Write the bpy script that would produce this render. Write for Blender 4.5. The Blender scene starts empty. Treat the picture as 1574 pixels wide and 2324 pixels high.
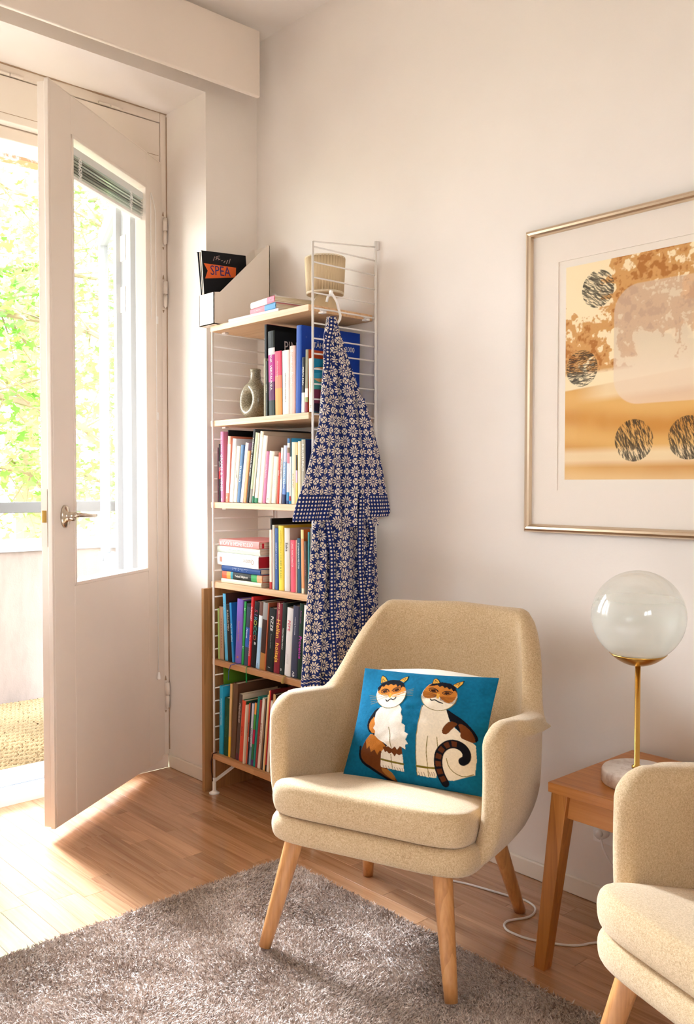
import bpy, bmesh, math, random
import numpy as np
from mathutils import Vector, Matrix
random.seed(7); rng = np.random.default_rng(7)
SC = bpy.context.scene; COL = SC.collection; PI = math.pi
# ---------------------------------------------------------------- camera, world, lights, exposure
F_PX = 2036.3
RC = np.array([[0.67417672, 0.73856979, 0.0006401], [0.02396644, -0.02101066, -0.99949195], [-0.73818112, 0.67384955, -0.03186579]])
CP = np.array([2.86017795, -2.22278601, 1.18996505])
cam_data = bpy.data.cameras.new('camera'); cam = bpy.data.objects.new('camera', cam_data); COL.objects.link(cam)
cam_data.sensor_fit = 'VERTICAL'; cam_data.sensor_height = 36.0; cam_data.lens = F_PX / 2324 * 36.0
cam_data.clip_start = 0.05; cam_data.clip_end = 200
m3 = Matrix((RC[0], -RC[1], -RC[2])).transposed()
cam.matrix_world = Matrix.Translation(Vector(CP)) @ m3.to_4x4()
SC.camera = cam
w = bpy.data.worlds.new('world'); SC.world = w; w.use_nodes = True
nt = w.node_tree; bg = nt.nodes['Background']
tc = nt.nodes.new('ShaderNodeTexCoord'); sx = nt.nodes.new('ShaderNodeSeparateXYZ'); cr = nt.nodes.new('ShaderNodeValToRGB')
mr = nt.nodes.new('ShaderNodeMapRange'); mr.inputs[1].default_value = -1; mr.inputs[2].default_value = 1
nt.links.new(tc.outputs['Generated'], sx.inputs[0]); nt.links.new(sx.outputs[2], mr.inputs[0]); nt.links.new(mr.outputs[0], cr.inputs[0])
cr.color_ramp.elements[0].position = 0.0; cr.color_ramp.elements[0].color = (0.30, 0.31, 0.22, 1)
cr.color_ramp.elements[1].position = 1.0; cr.color_ramp.elements[1].color = (0.66, 0.80, 1.0, 1)
for p_, c_ in ((0.47, (0.42, 0.42, 0.33, 1)), (0.53, (0.93, 0.98, 1.0, 1)), (0.7, (0.86, 0.93, 1.0, 1))):
    e_ = cr.color_ramp.elements.new(p_); e_.color = c_
sun = bpy.data.lights.new('sun', 'SUN'); sun.energy = 36.0; sun.angle = math.radians(20); sun.color = (0.78, 0.88, 1.0)
sun_o = bpy.data.objects.new('sun', sun); COL.objects.link(sun_o); sun_o.rotation_euler = Vector((0.84, -0.12, -0.56)).to_track_quat('-Z', 'Y').to_euler(); sun_o.location = (-6, 1, 5)
nt.links.new(cr.outputs[0], bg.inputs[0]); bg.inputs[1].default_value = 9.0
SC.view_settings.view_transform = 'Standard'; SC.view_settings.look = 'None'; SC.view_settings.gamma = 1.0
SC.view_settings.use_curve_mapping = False; SC.view_settings.exposure = 0.80
SC.cycles.use_denoising = True; SC.cycles.max_bounces = 10; SC.cycles.diffuse_bounces = 6; SC.cycles.transparent_max_bounces = 16
SC.cycles.sample_clamp_indirect = 8.0
SC.cycles.caustics_reflective = False; SC.cycles.caustics_refractive = False

# ---------------------------------------------------------------- measuring helpers
def at(u, v, ax, val):
    d = RC.T @ np.array([u - 787, v - 1162, F_PX]); t = (val - CP[ax]) / d[ax]; return CP + t * d
# ---------------------------------------------------------------- mesh helpers
def lin(c):
    if isinstance(c, str): c = tuple(int(c[i:i + 2], 16) / 255 for i in (0, 2, 4))
    return tuple((x / 12.92 if x <= 0.04045 else ((x + 0.055) / 1.055) ** 2.4) for x in c[:3])
class MB:
    def __init__(s): s.v = []; s.f = []; s.m = []
    def add(s, vs, fs, mi=0):
        b = len(s.v); s.v += [tuple(map(float, p)) for p in vs]; s.f += [tuple(b + i for i in f) for f in fs]; s.m += [mi] * len(fs); return s
    def box(s, x0, x1, y0, y1, z0, z1, mi=0):
        vs = [(x0, y0, z0), (x1, y0, z0), (x1, y1, z0), (x0, y1, z0), (x0, y0, z1), (x1, y0, z1), (x1, y1, z1), (x0, y1, z1)]
        return s.add(vs, [(0, 3, 2, 1), (4, 5, 6, 7), (0, 1, 5, 4), (1, 2, 6, 5), (2, 3, 7, 6), (3, 0, 4, 7)], mi)
    def obox(s, o, ax, ay, az, mi=0):     # o corner, three edge vectors
        o, ax, ay, az = map(Vector, (o, ax, ay, az))
        vs = [o, o + ax, o + ax + ay, o + ay, o + az, o + ax + az, o + ax + ay + az, o + ay + az]
        fl = ax.cross(ay).dot(az) < 0
        fs = [(0, 3, 2, 1), (4, 5, 6, 7), (0, 1, 5, 4), (1, 2, 6, 5), (2, 3, 7, 6), (3, 0, 4, 7)]
        return s.add(vs, [f[::-1] for f in fs] if fl else fs, mi)
    def tube(s, pts, r, n=8, mi=0, cap=True):
        pts = [Vector(p) for p in pts]; rs = r if isinstance(r, (list, tuple)) else [r] * len(pts)
        up = None; vs = []
        for i, p in enumerate(pts):
            d = (pts[min(i + 1, len(pts) - 1)] - pts[max(i - 1, 0)]).normalized()
            if up is None:
                up = Vector((0, 0, 1)) if abs(d.z) < 0.9 else Vector((1, 0, 0))
            a = (up - d * up.dot(d)).normalized(); up = a; b = d.cross(a)
            for k in range(n):
                t = 2 * PI * k / n; vs.append(p + (a * math.cos(t) + b * math.sin(t)) * rs[i])
        fs = [(i * n + k, i * n + (k + 1) % n, (i + 1) * n + (k + 1) % n, (i + 1) * n + k) for i in range(len(pts) - 1) for k in range(n)]
        if cap: fs += [tuple(range(n))[::-1], tuple((len(pts) - 1) * n + k for k in range(n))]
        return s.add(vs, fs, mi)
    def lathe(s, prof, c=(0, 0, 0), n=32, mi=0):
        vs = []; fs = []
        for (r, z) in prof:
            for k in range(n):
                t = 2 * PI * k / n; vs.append((c[0] + r * math.cos(t), c[1] + r * math.sin(t), c[2] + z))
        for i in range(len(prof) - 1):
            for k in range(n): fs.append((i * n + k, i * n + (k + 1) % n, (i + 1) * n + (k + 1) % n, (i + 1) * n + k))
        return s.add(vs, fs, mi)
    def prism(s, poly, z0, z1, mi=0):
        n = len(poly); vs = [(x, y, z0) for x, y in poly] + [(x, y, z1) for x, y in poly]
        return s.add(vs, [tuple(range(n))[::-1], tuple(range(n, 2 * n))] + [(i, (i + 1) % n, n + (i + 1) % n, n + i) for i in range(n)], mi)
    def build(s, name, mats, parent=None, smooth=False, bevel=0, seg=2):
        me = bpy.data.meshes.new(name); me.from_pydata(s.v, [], s.f)
        if not isinstance(mats, (list, tuple)): mats = [mats]
        for m in mats: me.materials.append(m)
        if len(mats) > 1: me.polygons.foreach_set('material_index', s.m)
        if smooth: me.polygons.foreach_set('use_smooth', [True] * len(me.polygons))
        me.update()
        o = bpy.data.objects.new(name, me); COL.objects.link(o)
        if parent: o.parent = parent
        if bevel:
            b = o.modifiers.new('bevel', 'BEVEL'); b.width = bevel; b.segments = seg; b.limit_method = 'ANGLE'; b.angle_limit = 0.6
            me.polygons.foreach_set('use_smooth', [True] * len(me.polygons))
            wn = o.modifiers.new('wn', 'WEIGHTED_NORMAL')
        return o
def grid_mesh(name, P, mats, parent=None, close_u=False, uv=None, cols=None, smooth=True, flip=False):
    nu, nv = P.shape[:2]; me = bpy.data.meshes.new(name)
    i = np.arange(nu if close_u else nu - 1)[:, None]; j = np.arange(nv - 1)[None, :]; i2 = (i + 1) % nu
    q = np.stack([i * nv + j, i2 * nv + j, i2 * nv + j + 1, i * nv + j + 1], -1).reshape(-1, 4)
    if flip: q = q[:, ::-1]
    me.vertices.add(nu * nv); me.vertices.foreach_set('co', P.reshape(-1).astype(np.float32))
    me.loops.add(q.size); me.loops.foreach_set('vertex_index', q.reshape(-1).astype(np.int32))
    me.polygons.add(len(q)); me.polygons.foreach_set('loop_start', (np.arange(len(q)) * 4).astype(np.int32))
    if smooth: me.polygons.foreach_set('use_smooth', np.ones(len(q), bool))
    if uv is not None:
        l = me.uv_layers.new(name='UVMap'); l.data.foreach_set('uv', uv.reshape(-1, 2)[q.reshape(-1)].reshape(-1).astype(np.float32))
    if cols is not None:
        ca = me.color_attributes.new('print', 'FLOAT_COLOR', 'POINT'); c4 = np.ones((nu * nv, 4), np.float32); c4[:, :3] = cols.reshape(-1, 3); ca.data.foreach_set('color', c4.reshape(-1))
    me.update(calc_edges=True); me.validate()
    if not isinstance(mats, (list, tuple)): mats = [mats]
    for m in mats: me.materials.append(m)
    o = bpy.data.objects.new(name, me); COL.objects.link(o)
    if parent: o.parent = parent
    return o
def empty(name, loc=(0, 0, 0), rz=0):
    o = bpy.data.objects.new(name, None); COL.objects.link(o); o.location = loc; o.rotation_euler = (0, 0, rz); o.empty_display_size = 0.05; return o
def tag(o, label, cat, group=None, kind=None):
    o['label'] = label; o['category'] = cat
    if group: o['group'] = group
    if kind: o['kind'] = kind
    return o
def struct(o, label=None, cat=None):
    o['kind'] = 'structure'
    if label: o['label'] = label
    if cat: o['category'] = cat
    return o
# ---------------------------------------------------------------- materials
class N:                                    # tiny node-expression helper
    def __init__(s, mat): s.nt = mat.node_tree
    def new(s, t, **k):
        n = s.nt.nodes.new(t)
        for a, b in k.items(): setattr(n, a, b)
        return n
    def put(s, sock, v):
        if hasattr(v, 'links') or hasattr(v, 'is_output'): s.nt.links.new(v, sock)
        else: sock.default_value = v
    def m(s, op, a, b=0.0, c=0.0):
        n = s.new('ShaderNodeMath', operation=op); s.put(n.inputs[0], a); s.put(n.inputs[1], b); s.put(n.inputs[2], c); return n.outputs[0]
    def mix(s, f, a, b):
        n = s.new('ShaderNodeMix', data_type='RGBA'); s.put(n.inputs[0], f)
        for i, v in ((6, a), (7, b)):
            if isinstance(v, tuple): n.inputs[i].default_value = (*v[:3], 1)
            else: s.put(n.inputs[i], v)
        return n.outputs[2]
    def noise(s, vec, scale, detail=3, rough=0.5, dim='3D'):
        n = s.new('ShaderNodeTexNoise'); n.inputs['Scale'].default_value = scale; n.inputs['Detail'].default_value = detail; n.inputs['Roughness'].default_value = rough
        if vec is not None: s.nt.links.new(vec, n.inputs['Vector'])
        return n.outputs['Fac']
    def ramp(s, f, stops):
        n = s.new('ShaderNodeValToRGB'); s.put(n.inputs[0], f); el = n.color_ramp.elements
        el[0].position, el[0].color = stops[0][0], (*stops[0][1], 1); el[1].position, el[1].color = stops[-1][0], (*stops[-1][1], 1)
        for p, c in stops[1:-1]: e = el.new(p); e.color = (*c, 1)
        return n.outputs[0]
    def mapv(s, vec, scale=(1, 1, 1), rot=(0, 0, 0), loc=(0, 0, 0)):
        n = s.new('ShaderNodeMapping'); n.inputs['Scale'].default_value = scale; n.inputs['Rotation'].default_value = rot; n.inputs['Location'].default_value = loc
        s.nt.links.new(vec, n.inputs[0]); return n.outputs[0]
    def bump(s, h, strength=0.3, dist=0.002):
        n = s.new('ShaderNodeBump'); n.inputs['Strength'].default_value = strength; n.inputs['Distance'].default_value = dist; s.nt.links.new(h, n.inputs['Height']); return n.outputs[0]
def mat(name, col=(0.8, 0.8, 0.8), rough=0.5, metal=0.0, spec=0.5, **kw):
    m = bpy.data.materials.new(name); m.use_nodes = True; b = m.node_tree.nodes['Principled BSDF']
    b.inputs['Base Color'].default_value = (*lin(col), 1); b.inputs['Roughness'].default_value = rough; b.inputs['Metallic'].default_value = metal
    b.inputs['Specular IOR Level'].default_value = spec
    for k, v in kw.items(): b.inputs[k.replace('_', ' ')].default_value = v
    return m
def nodes(m):
    n = N(m); b = m.node_tree.nodes['Principled BSDF']; t = n.new('ShaderNodeTexCoord'); return n, b, t
_mc = {}
def flat(col, rough=0.5):
    k = (col, rough)
    if k not in _mc: _mc[k] = mat('paper_' + (col if isinstance(col, str) else 'x'), col, max(rough, .55), spec=.22)
    return _mc[k]
def paint(name, col, rough=0.5, bump=0.15, wear=0.0, scale=60):
    m = mat(name, col, rough); n, b, t = nodes(m); f = n.noise(t.outputs['Object'], scale, 4)
    n.nt.links.new(n.bump(f, bump, 0.001), b.inputs['Normal'])
    g = n.noise(t.outputs['Object'], 2.3, 3); c = lin(col)
    dark = tuple(x * (0.955 - wear) for x in c)
    n.nt.links.new(n.ramp(g, [(0.35, dark), (0.65, c)]), b.inputs['Base Color']); return m
M_wall = paint('wall_plaster', 'efe7e0', 0.75, 0.25, 0, 130)
M_ceil = paint('ceiling_paint', 'ece5de', 0.8, 0.1)
M_white = paint('white_gloss_paint', 'efe3d8', 0.38, 0.08)
M_old = paint('old_white_paint', 'ecdfd3', 0.45, 0.5, 0.06, 25)
M_base = paint('baseboard_paint', 'eee5d8', 0.4, 0.05)
M_steel = mat('white_steel', 'f3eeea', 0.35)
M_plastic = mat('white_plastic', 'f4f1ee', 0.35)
M_chrome = mat('brushed_nickel', 'cfc4b5', 0.18, 1.0)
M_brass = mat('brass', 'c9a055', 0.25, 1.0)
M_alu = mat('aluminium', 'c5cbd6', 0.35, 0.9)
M_darkmetal = mat('dark_metal', '4a4038', 0.5, 0.6)
M_dirt = paint('grime', 'a88d74', 0.8, 0.3)
def wood(name, c1, c2, c3, axis='X', rough=0.42, perobj=False, sc=1.0):
    m = mat(name, c1, rough); n, b, t = nodes(m); v = t.outputs['Object']
    if perobj:
        oi = n.new('ShaderNodeObjectInfo'); add = n.new('ShaderNodeVectorMath', operation='ADD'); cmb = n.new('ShaderNodeCombineXYZ')
        r = n.m('MULTIPLY', oi.outputs['Random'], 37.0)
        for i in range(3): n.nt.links.new(r, cmb.inputs[i])
        n.nt.links.new(v, add.inputs[0]); n.nt.links.new(cmb.outputs[0], add.inputs[1]); v = add.outputs[0]
    s = {'X': (.6, 12, 12), 'Y': (12, .6, 12), 'Z': (12, 12, .6)}[axis]; s = tuple(x * sc for x in s)
    mv = n.mapv(v, s); big = n.noise(mv, 1.7, 4, 0.6)
    rings = n.m('FRACT', n.m('MULTIPLY', n.noise(mv, 0.9, 2, 0.4), 9.0))
    fs = {'X': (6, 170, 170), 'Y': (170, 6, 170), 'Z': (170, 170, 6)}[axis]; fine = n.noise(n.mapv(v, fs), 1.0, 2, 0.5)
    f = n.m('ADD', n.m('MULTIPLY', big, 0.5), n.m('ADD', n.m('MULTIPLY', rings, 0.16), n.m('MULTIPLY', fine, 0.34)))
    col = n.ramp(f, [(0.28, lin(c3)), (0.5, lin(c1)), (0.72, lin(c2))])
    if perobj:
        hs = n.new('ShaderNodeHueSaturation'); n.nt.links.new(col, hs.inputs['Color'])
        n.nt.links.new(n.m('ADD', n.m('MULTIPLY', oi.outputs['Random'], 0.34), 0.80), hs.inputs['Value']); col = hs.outputs[0]
    n.nt.links.new(col, b.inputs['Base Color']); n.nt.links.new(n.bump(fine, 0.12, 0.001), b.inputs['Normal']); return m
M_floor = wood('oak_parquet', 'bc8c66', 'cf9f78', '9a6b4a', 'X', 0.24, True)
M_floor.node_tree.nodes['Principled BSDF'].inputs['Coat Weight'].default_value = 0.6; M_floor.node_tree.nodes['Principled BSDF'].inputs['Coat Roughness'].default_value = 0.13
M_shelf = wood('pale_oak_veneer', 'ddb48a', 'e8c69f', 'c79a6c', 'X', 0.45)
M_panel = wood('oak_panel', 'a87a4e', 'b88858', '8a6038', 'Z', 0.45)
M_leg = wood('lacquered_oak_leg', 'cb9058', 'd9a46c', 'a96f3c', 'Z', 0.33)
M_table = wood('honey_oak_table', 'b9773c', 'c98a4c', '97592a', 'X', 0.33)
M_tleg = wood('honey_oak_leg', 'b07032', 'bf8040', '8d5322', 'Z', 0.35)
def tweed():
    m = mat('beige_wool', 'd2bc9a', 0.95, spec=0.15); n, b, t = nodes(m); v = t.outputs['Object']
    a = n.noise(v, 700, 2, 0.7); c = n.noise(v, 260, 3, 0.6); d = n.noise(v, 6, 2)
    f = n.m('ADD', n.m('MULTIPLY', a, 0.5), n.m('ADD', n.m('MULTIPLY', c, 0.38), n.m('MULTIPLY', d, 0.12)))
    n.nt.links.new(n.ramp(f, [(0.34, lin('a0835c')), (0.5, lin('c8ab84')), (0.68, lin('e2cdaa'))]), b.inputs['Base Color'])
    n.nt.links.new(n.bump(a, 0.5, 0.002), b.inputs['Normal'])
    b.inputs['Sheen Weight'].default_value = 0.35; b.inputs['Sheen Roughness'].default_value = 0.5; b.inputs['Sheen Tint'].default_value = (1, .97, .92, 1); return m
M_wool = tweed()
def glassmat(name, tint=(1, 1, 1), gloss=0.06, edge=0.9):
    m = bpy.data.materials.new(name); m.use_nodes = True; nt = m.node_tree; nt.nodes.clear()
    o = nt.nodes.new('ShaderNodeOutputMaterial'); tr = nt.nodes.new('ShaderNodeBsdfTransparent'); tr.inputs[0].default_value = (*tint, 1)
    gl = nt.nodes.new('ShaderNodeBsdfGlossy'); gl.inputs['Roughness'].default_value = 0.0; mx = nt.nodes.new('ShaderNodeMixShader')
    fr = nt.nodes.new('ShaderNodeLayerWeight'); pw = nt.nodes.new('ShaderNodeMath'); pw.operation = 'POWER'; pw.inputs[1].default_value = 5.0
    ad = nt.nodes.new('ShaderNodeMath'); ad.operation = 'MULTIPLY_ADD'; ad.inputs[1].default_value = edge; ad.inputs[2].default_value = gloss
    nt.links.new(fr.outputs['Facing'], pw.inputs[0]); nt.links.new(pw.outputs[0], ad.inputs[0])
    nt.links.new(ad.outputs[0], mx.inputs[0]); nt.links.new(tr.outputs[0], mx.inputs[1]); nt.links.new(gl.outputs[0], mx.inputs[2]); nt.links.new(mx.outputs[0], o.inputs[0]); return m
M_glass = glassmat('window_glass')
def printed(name, rough=0.6, spec=0.3):
    m = mat(name, 'ffffff', rough, spec=spec); n, b, t = nodes(m); a = n.new('ShaderNodeAttribute', attribute_name='print'); n.nt.links.new(a.outputs['Color'], b.inputs['Base Color']); return m

# ================================================================ ROOM SHELL
XW = -0.12; XF = -0.41; NY = -0.247; CZ = 2.972
# floor: oak strips laid along X, each strip a part
floor = struct(MB().box(-0.40, 4.7, -4.7, 0.0, -0.06, -0.012).build('floor', M_darkmetal))
SW, SL = 0.071, 0.52
tmpl = {}
def strip(x0, x1, y0, y1):
    k = (round(x1 - x0, 3), round(y1 - y0, 4))
    if k not in tmpl:
        mb = MB(); g = 0.00015; a, b_ = k[0] / 2 - g, k[1] / 2 - g; c = 0.0005
        mb.add([(-a, -b_, -.011), (a, -b_, -.011), (a, b_, -.011), (-a, b_, -.011), (-a, -b_, -c), (a, -b_, -c), (a, b_, -c), (-a, b_, -c), (-a + c, -b_ + c, 0), (a - c, -b_ + c, 0), (a - c, b_ - c, 0), (-a + c, b_ - c, 0)],
               [(0, 3, 2, 1), (0, 1, 5, 4), (1, 2, 6, 5), (2, 3, 7, 6), (3, 0, 4, 7), (4, 5, 9, 8), (5, 6, 10, 9), (6, 7, 11, 10), (7, 4, 8, 11), (8, 9, 10, 11)])
        o = mb.build('floor_plank', M_floor, floor); tmpl[k] = o.data
    else:
        o = bpy.data.objects.new('floor_plank', tmpl[k]); COL.objects.link(o); o.parent = floor
    o.location = ((x0 + x1) / 2, (y0 + y1) / 2, 0)
rest = MB(); nstrip = 0
row = 0; y = 0.0
while y > -4.6:
    y0, y1 = y - SW, y
    x = -0.398 - random.choice((0, .13, .26, .39)) ; first = True
    while x < 4.65:
        L = random.choice((0.40, 0.48, 0.52, 0.58)); a, b_ = max(x, -0.398), min(x + L, 4.68); x += L
        if b_ - a < 0.02: continue
        vis = y1 > -1.75 and a < 2.3 and not (a > 0.75 and y1 < -0.62) and not (a > 0.2 and y1 < -1.4)
        if vis and nstrip < 290: strip(a, b_, y0, y1); nstrip += 1
        else: rest.box(a + .0006, b_ - .0006, y0 + .0006, y1 - .0006, -0.011, 0)
    y -= SW; row += 1
o = rest.build('floor_planks', M_floor, floor); o['kind'] = 'stuff'
struct(MB().box(-0.75, 4.7, -4.7, 0.12, CZ, CZ + 0.1).build('ceiling', M_ceil))
struct(MB().box(-0.75, 4.7, 0.0, 0.12, -0.06, CZ).build('wall_right', M_wall))
wl = MB()
wl.box(-0.75, XW, NY, 0.0, -0.06, CZ)                    # pier beside the balcony door
wl.box(-0.75, XW, -2.35, NY, 2.708, CZ)                   # lintel over the niche
wl.box(-0.75, XW, -4.7, -2.35, -0.06, CZ)
wl.box(-0.75, -0.40, -2.35, -1.16, -0.06, 0.80)           # wall under the big window
wl.box(-0.75, -0.48, NY - 0.0, NY + 0.001, 0, 0.01)
struct(wl.build('wall_left', M_wall))
struct(MB().box(-0.75, 4.7, -4.82, -4.7, -0.06, CZ).build('wall_rear', M_wall))
wf = MB(); wf.box(4.7, 4.82, -4.7, -3.5, -0.06, CZ); wf.box(4.7, 4.82, -1.9, 0.12, -0.06, CZ); wf.box(4.7, 4.82, -3.5, -1.9, -0.06, 1.5); wf.box(4.7, 4.82, -3.5, -1.9, 2.35, CZ)
struct(wf.build('wall_far', M_wall))
w2 = MB(); w2.box(4.72, 4.78, -3.5, -3.44, 1.5, 2.35); w2.box(4.72, 4.78, -1.96, -1.9, 1.5, 2.35); w2.box(4.72, 4.78, -2.73, -2.67, 1.5, 2.35); w2.box(4.72, 4.78, -3.5, -1.9, 1.5, 1.56); w2.box(4.72, 4.78, -3.5, -1.9, 2.29, 2.35)
struct(w2.build('window_2', M_white))  # unseen window added for fill light; globe reflections hint at one
# baseboards
def baseboard(name, x0, x1, y0, y1, b=True): return struct(MB().box(x0, x1, y0, y1, 0.0, 0.052).build(name, M_base, None, False, 0.004))
baseboard('baseboard_right', -0.03, 4.6, -0.013, -0.0005)
baseboard('baseboard_left', -0.397, -0.1, NY - 0.013, NY - 0.0005)
# curtain pelmet board
o = struct(MB().box(0.002, 0.022, -3.6, -0.088, 2.688, 2.942).build('trim_1', M_white, None, False, 0.006))
o['label'] = 'wide white curtain pelmet board under the ceiling'
for yy in (-0.5, -1.4, -2.3, -3.2): MB().box(-0.12, 0.004, yy - .02, yy + .02, 2.80, 2.84).build('bracket', M_steel, o)
MB().box(-0.075, -0.055, -3.5, -0.12, 2.955, 2.972).build('curtain_rail', M_steel, o)
# door frame, mullion, sill
fr = MB()
fr.box(-0.47, XF, -0.276, NY - 0.0005, 0.05, 2.7075)           # right jamb
fr.box(-0.50, -0.455, -0.290, NY - 0.0005, 0.05, 2.7075)       # rebate
fr.box(-0.47, XF, -1.16, -0.276, 2.668, 2.7075)               # head
fr.box(-0.47, XF, -1.16, -1.10, 0.0, 2.668)                  # mullion toward the window
o = struct(fr.build('trim_2', M_old, None, False, 0.004)); o['label'] = 'old painted balcony door frame with grimy joints'
# worn caulk line round the frame
cau = MB(); pts = [(XF + .001, NY - .001, 0.08 + i * 0.09 + random.uniform(-.01, .01)) for i in range(30)]
cau.tube(pts, [random.uniform(0.0012, 0.0035) for _ in pts], 5)
pts = [(XF + .001, NY - .001 - i * 0.045, 2.707) for i in range(21)]
cau.tube(pts, [random.uniform(0.0015, 0.0045) for _ in pts], 5)
cau.build('caulk_line', M_dirt, o)
hatch = struct(MB().box(-0.45, XF + 0.001, -1.095, -0.279, 2.502, 2.664).build('trim_3', M_white, None, False, 0.003)); hatch['label'] = 'white ventilation hatch above the balcony door'
for yy in (-0.50, -0.90):
    h = MB(); h.tube([(XF + .006, yy - .05, 2.672), (XF + .006, yy - .002, 2.672)], 0.006, 8); h.tube([(XF + .006, yy + .002, 2.672), (XF + .006, yy + .05, 2.672)], 0.006, 8); h.build('hinge', M_old, hatch, True)
MB().box(-0.411, -0.4085, -1.09, -0.285, 2.53, 2.532).build('panel_groove', M_dirt, hatch)
sl = MB(); sl.box(-0.50, -0.447, -1.10, -0.276, 2.452, 2.498); sl.box(-0.58, -0.51, -1.16, -0.25, 2.47, 2.52); sl.box(-0.72, -0.60, -1.16, -0.25, 2.50, 2.707)
sl.box(-0.60, -0.50, -1.16, -0.25, 2.56, 2.707)
o = struct(sl.build('trim_4', M_old, None, False, 0.004)); o['label'] = 'stepped white outer head of the door frame'
si = MB(); si.box(-0.43, -0.398, -1.10, NY - .0135, 0.0, 0.054, 0); si.box(-0.50, -0.431, -1.10, -0.25, 0.0, 0.040, 1); si.box(-0.53, -0.502, -1.10, -0.25, 0.0, 0.050, 1); si.box(-0.74, -0.532, -1.14, -0.25, -.02, 0.030, 1)
o = struct(si.build('trim_5', [M_white, M_alu], None, False, 0.002)); o['label'] = 'white and aluminium sill of the balcony door'
# balcony door leaf, opened into the room
hx, hy = -0.410, -0.270; ev = Vector((0.44, -0.68, 0)).normalized(); nv = Vector((ev.y, -ev.x, 0))   # nv: outward side of the leaf
door = empty('door_1', (hx, hy, 0), math.atan2(ev.y, ev.x)); struct(door, 'white half-glazed balcony door standing open into the room')
# local frame: x along the leaf, y = left of x -> room side is +y; thickness goes to -y
T = 0.048
def dbox(mb, s0, s1, y0, y1, z0, z1, mi=0): return mb.box(s0, s1, y0, y1, z0, z1, mi)
G0, G1, Z0, Z1 = 0.135, 0.678, 0.838, 2.372
lf = MB()
dbox(lf, 0.0, G0, -T, 0, 0.04, 2.50); dbox(lf, G1, 0.80, -T, 0, 0.04, 2.50); dbox(lf, G0, G1, -T, 0, 0.04, Z0); dbox(lf, G0, G1, -T, 0, Z1, 2.50)
dbox(lf, 0.80, 0.812, -0.016, 0.0, 0.04, 2.505)
dbox(lf, 0.0, 0.812, -0.016, 0.0, 2.50, 2.505)
lf.build('door_leaf', M_white, door, False, 0.002)
bd = MB()
for a in ((G0 - .0, G0 + .012, -T + .004, 0.003, Z0, Z1), (G1 - .012, G1, -T + .004, 0.003, Z0, Z1), (G0, G1, -T + .004, 0.003, Z0, Z0 + .012), (G0, G1, -T + .004, 0.003, Z1 - .012, Z1)): dbox(bd, *a)
bd.build('glazing_bead', M_white, door, False, 0.002)
MB().box(G0 + .010, G1 - .010, -0.040, -0.036, Z0 + .01, Z1 - .01).build('glass_pane', M_glass, door)
b = MB().box(0.112, 0.114, 0.0005, 0.0015, 0.3, 2.33); 
MB().box(0.802, 0.8125, -0.0402, -0.018, 0.98, 1.17).build('lock_edge', M_white, door)
MB().box(0.8005, 0.8145, -0.036, -0.020, 1.06, 1.10).build('latch', M_brass, door, False, 0.001)
# lever handles
for side in (1, -1):
    h = MB(); n0 = 0.0 if side == 1 else -T
    y_ = lambda d: n0 + side * d
    rose = MB(); prof = [(0.0, 0.0), (0.031, 0.0), (0.031, 0.004), (0.027, 0.009), (0.015, 0.012), (0.0125, 0.02), (0.0125, 0.036), (0.0, 0.036)]
    vs = []; nn = 24
    for r, d in prof:
        for k in range(nn): t = 2 * PI * k / nn; vs.append((0.737 + r * math.cos(t) * 0.85, y_(d), 1.078 + r * math.sin(t) * 1.25))
    fs = [(i * nn + k, i * nn + (k + 1) % nn, (i + 1) * nn + (k + 1) % nn, (i + 1) * nn + k) for i in range(len(prof) - 1) for k in range(nn)]
    rose.add(vs, fs); ro = rose.build('handle_rose', M_chrome, door, True)
    lv = MB(); lv.tube([(0.737, y_(.028), 1.082), (0.722, y_(.042), 1.083), (0.690, y_(.047), 1.081), (0.655, y_(.046), 1.078), (0.625, y_(.045), 1.078), (0.608, y_(.045), 1.079)], [0.010, 0.0095, 0.008, 0.0075, 0.0065, 0.004], 10)
    lv.build('door_handle', M_chrome, door, True)
for z in (2.228, 1.97, 0.304):
    h = MB(); h.tube([(-0.002, 0.013, z + .002), (-0.002, 0.013, z + .052)], 0.0095, 12); h.tube([(-0.002, 0.013, z - .052), (-0.002, 0.013, z - .002)], 0.0085, 12); h.tube([(-0.002, 0.013, z - .056), (-0.002, 0.013, z + .056)], 0.004, 8)
    h.build('hinge', M_old, door, True)
    s = MB(); s.tube([(-0.006, 0.0, z - .085), (-0.006, 0.0, z - .065)], [.001, .006], 8); s.tube([(-0.006, 0.0, z + .062), (-0.006, 0.0, z + .10)], [.006, .001], 8); s.build('hinge_rust', M_dirt, door, True)
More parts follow.
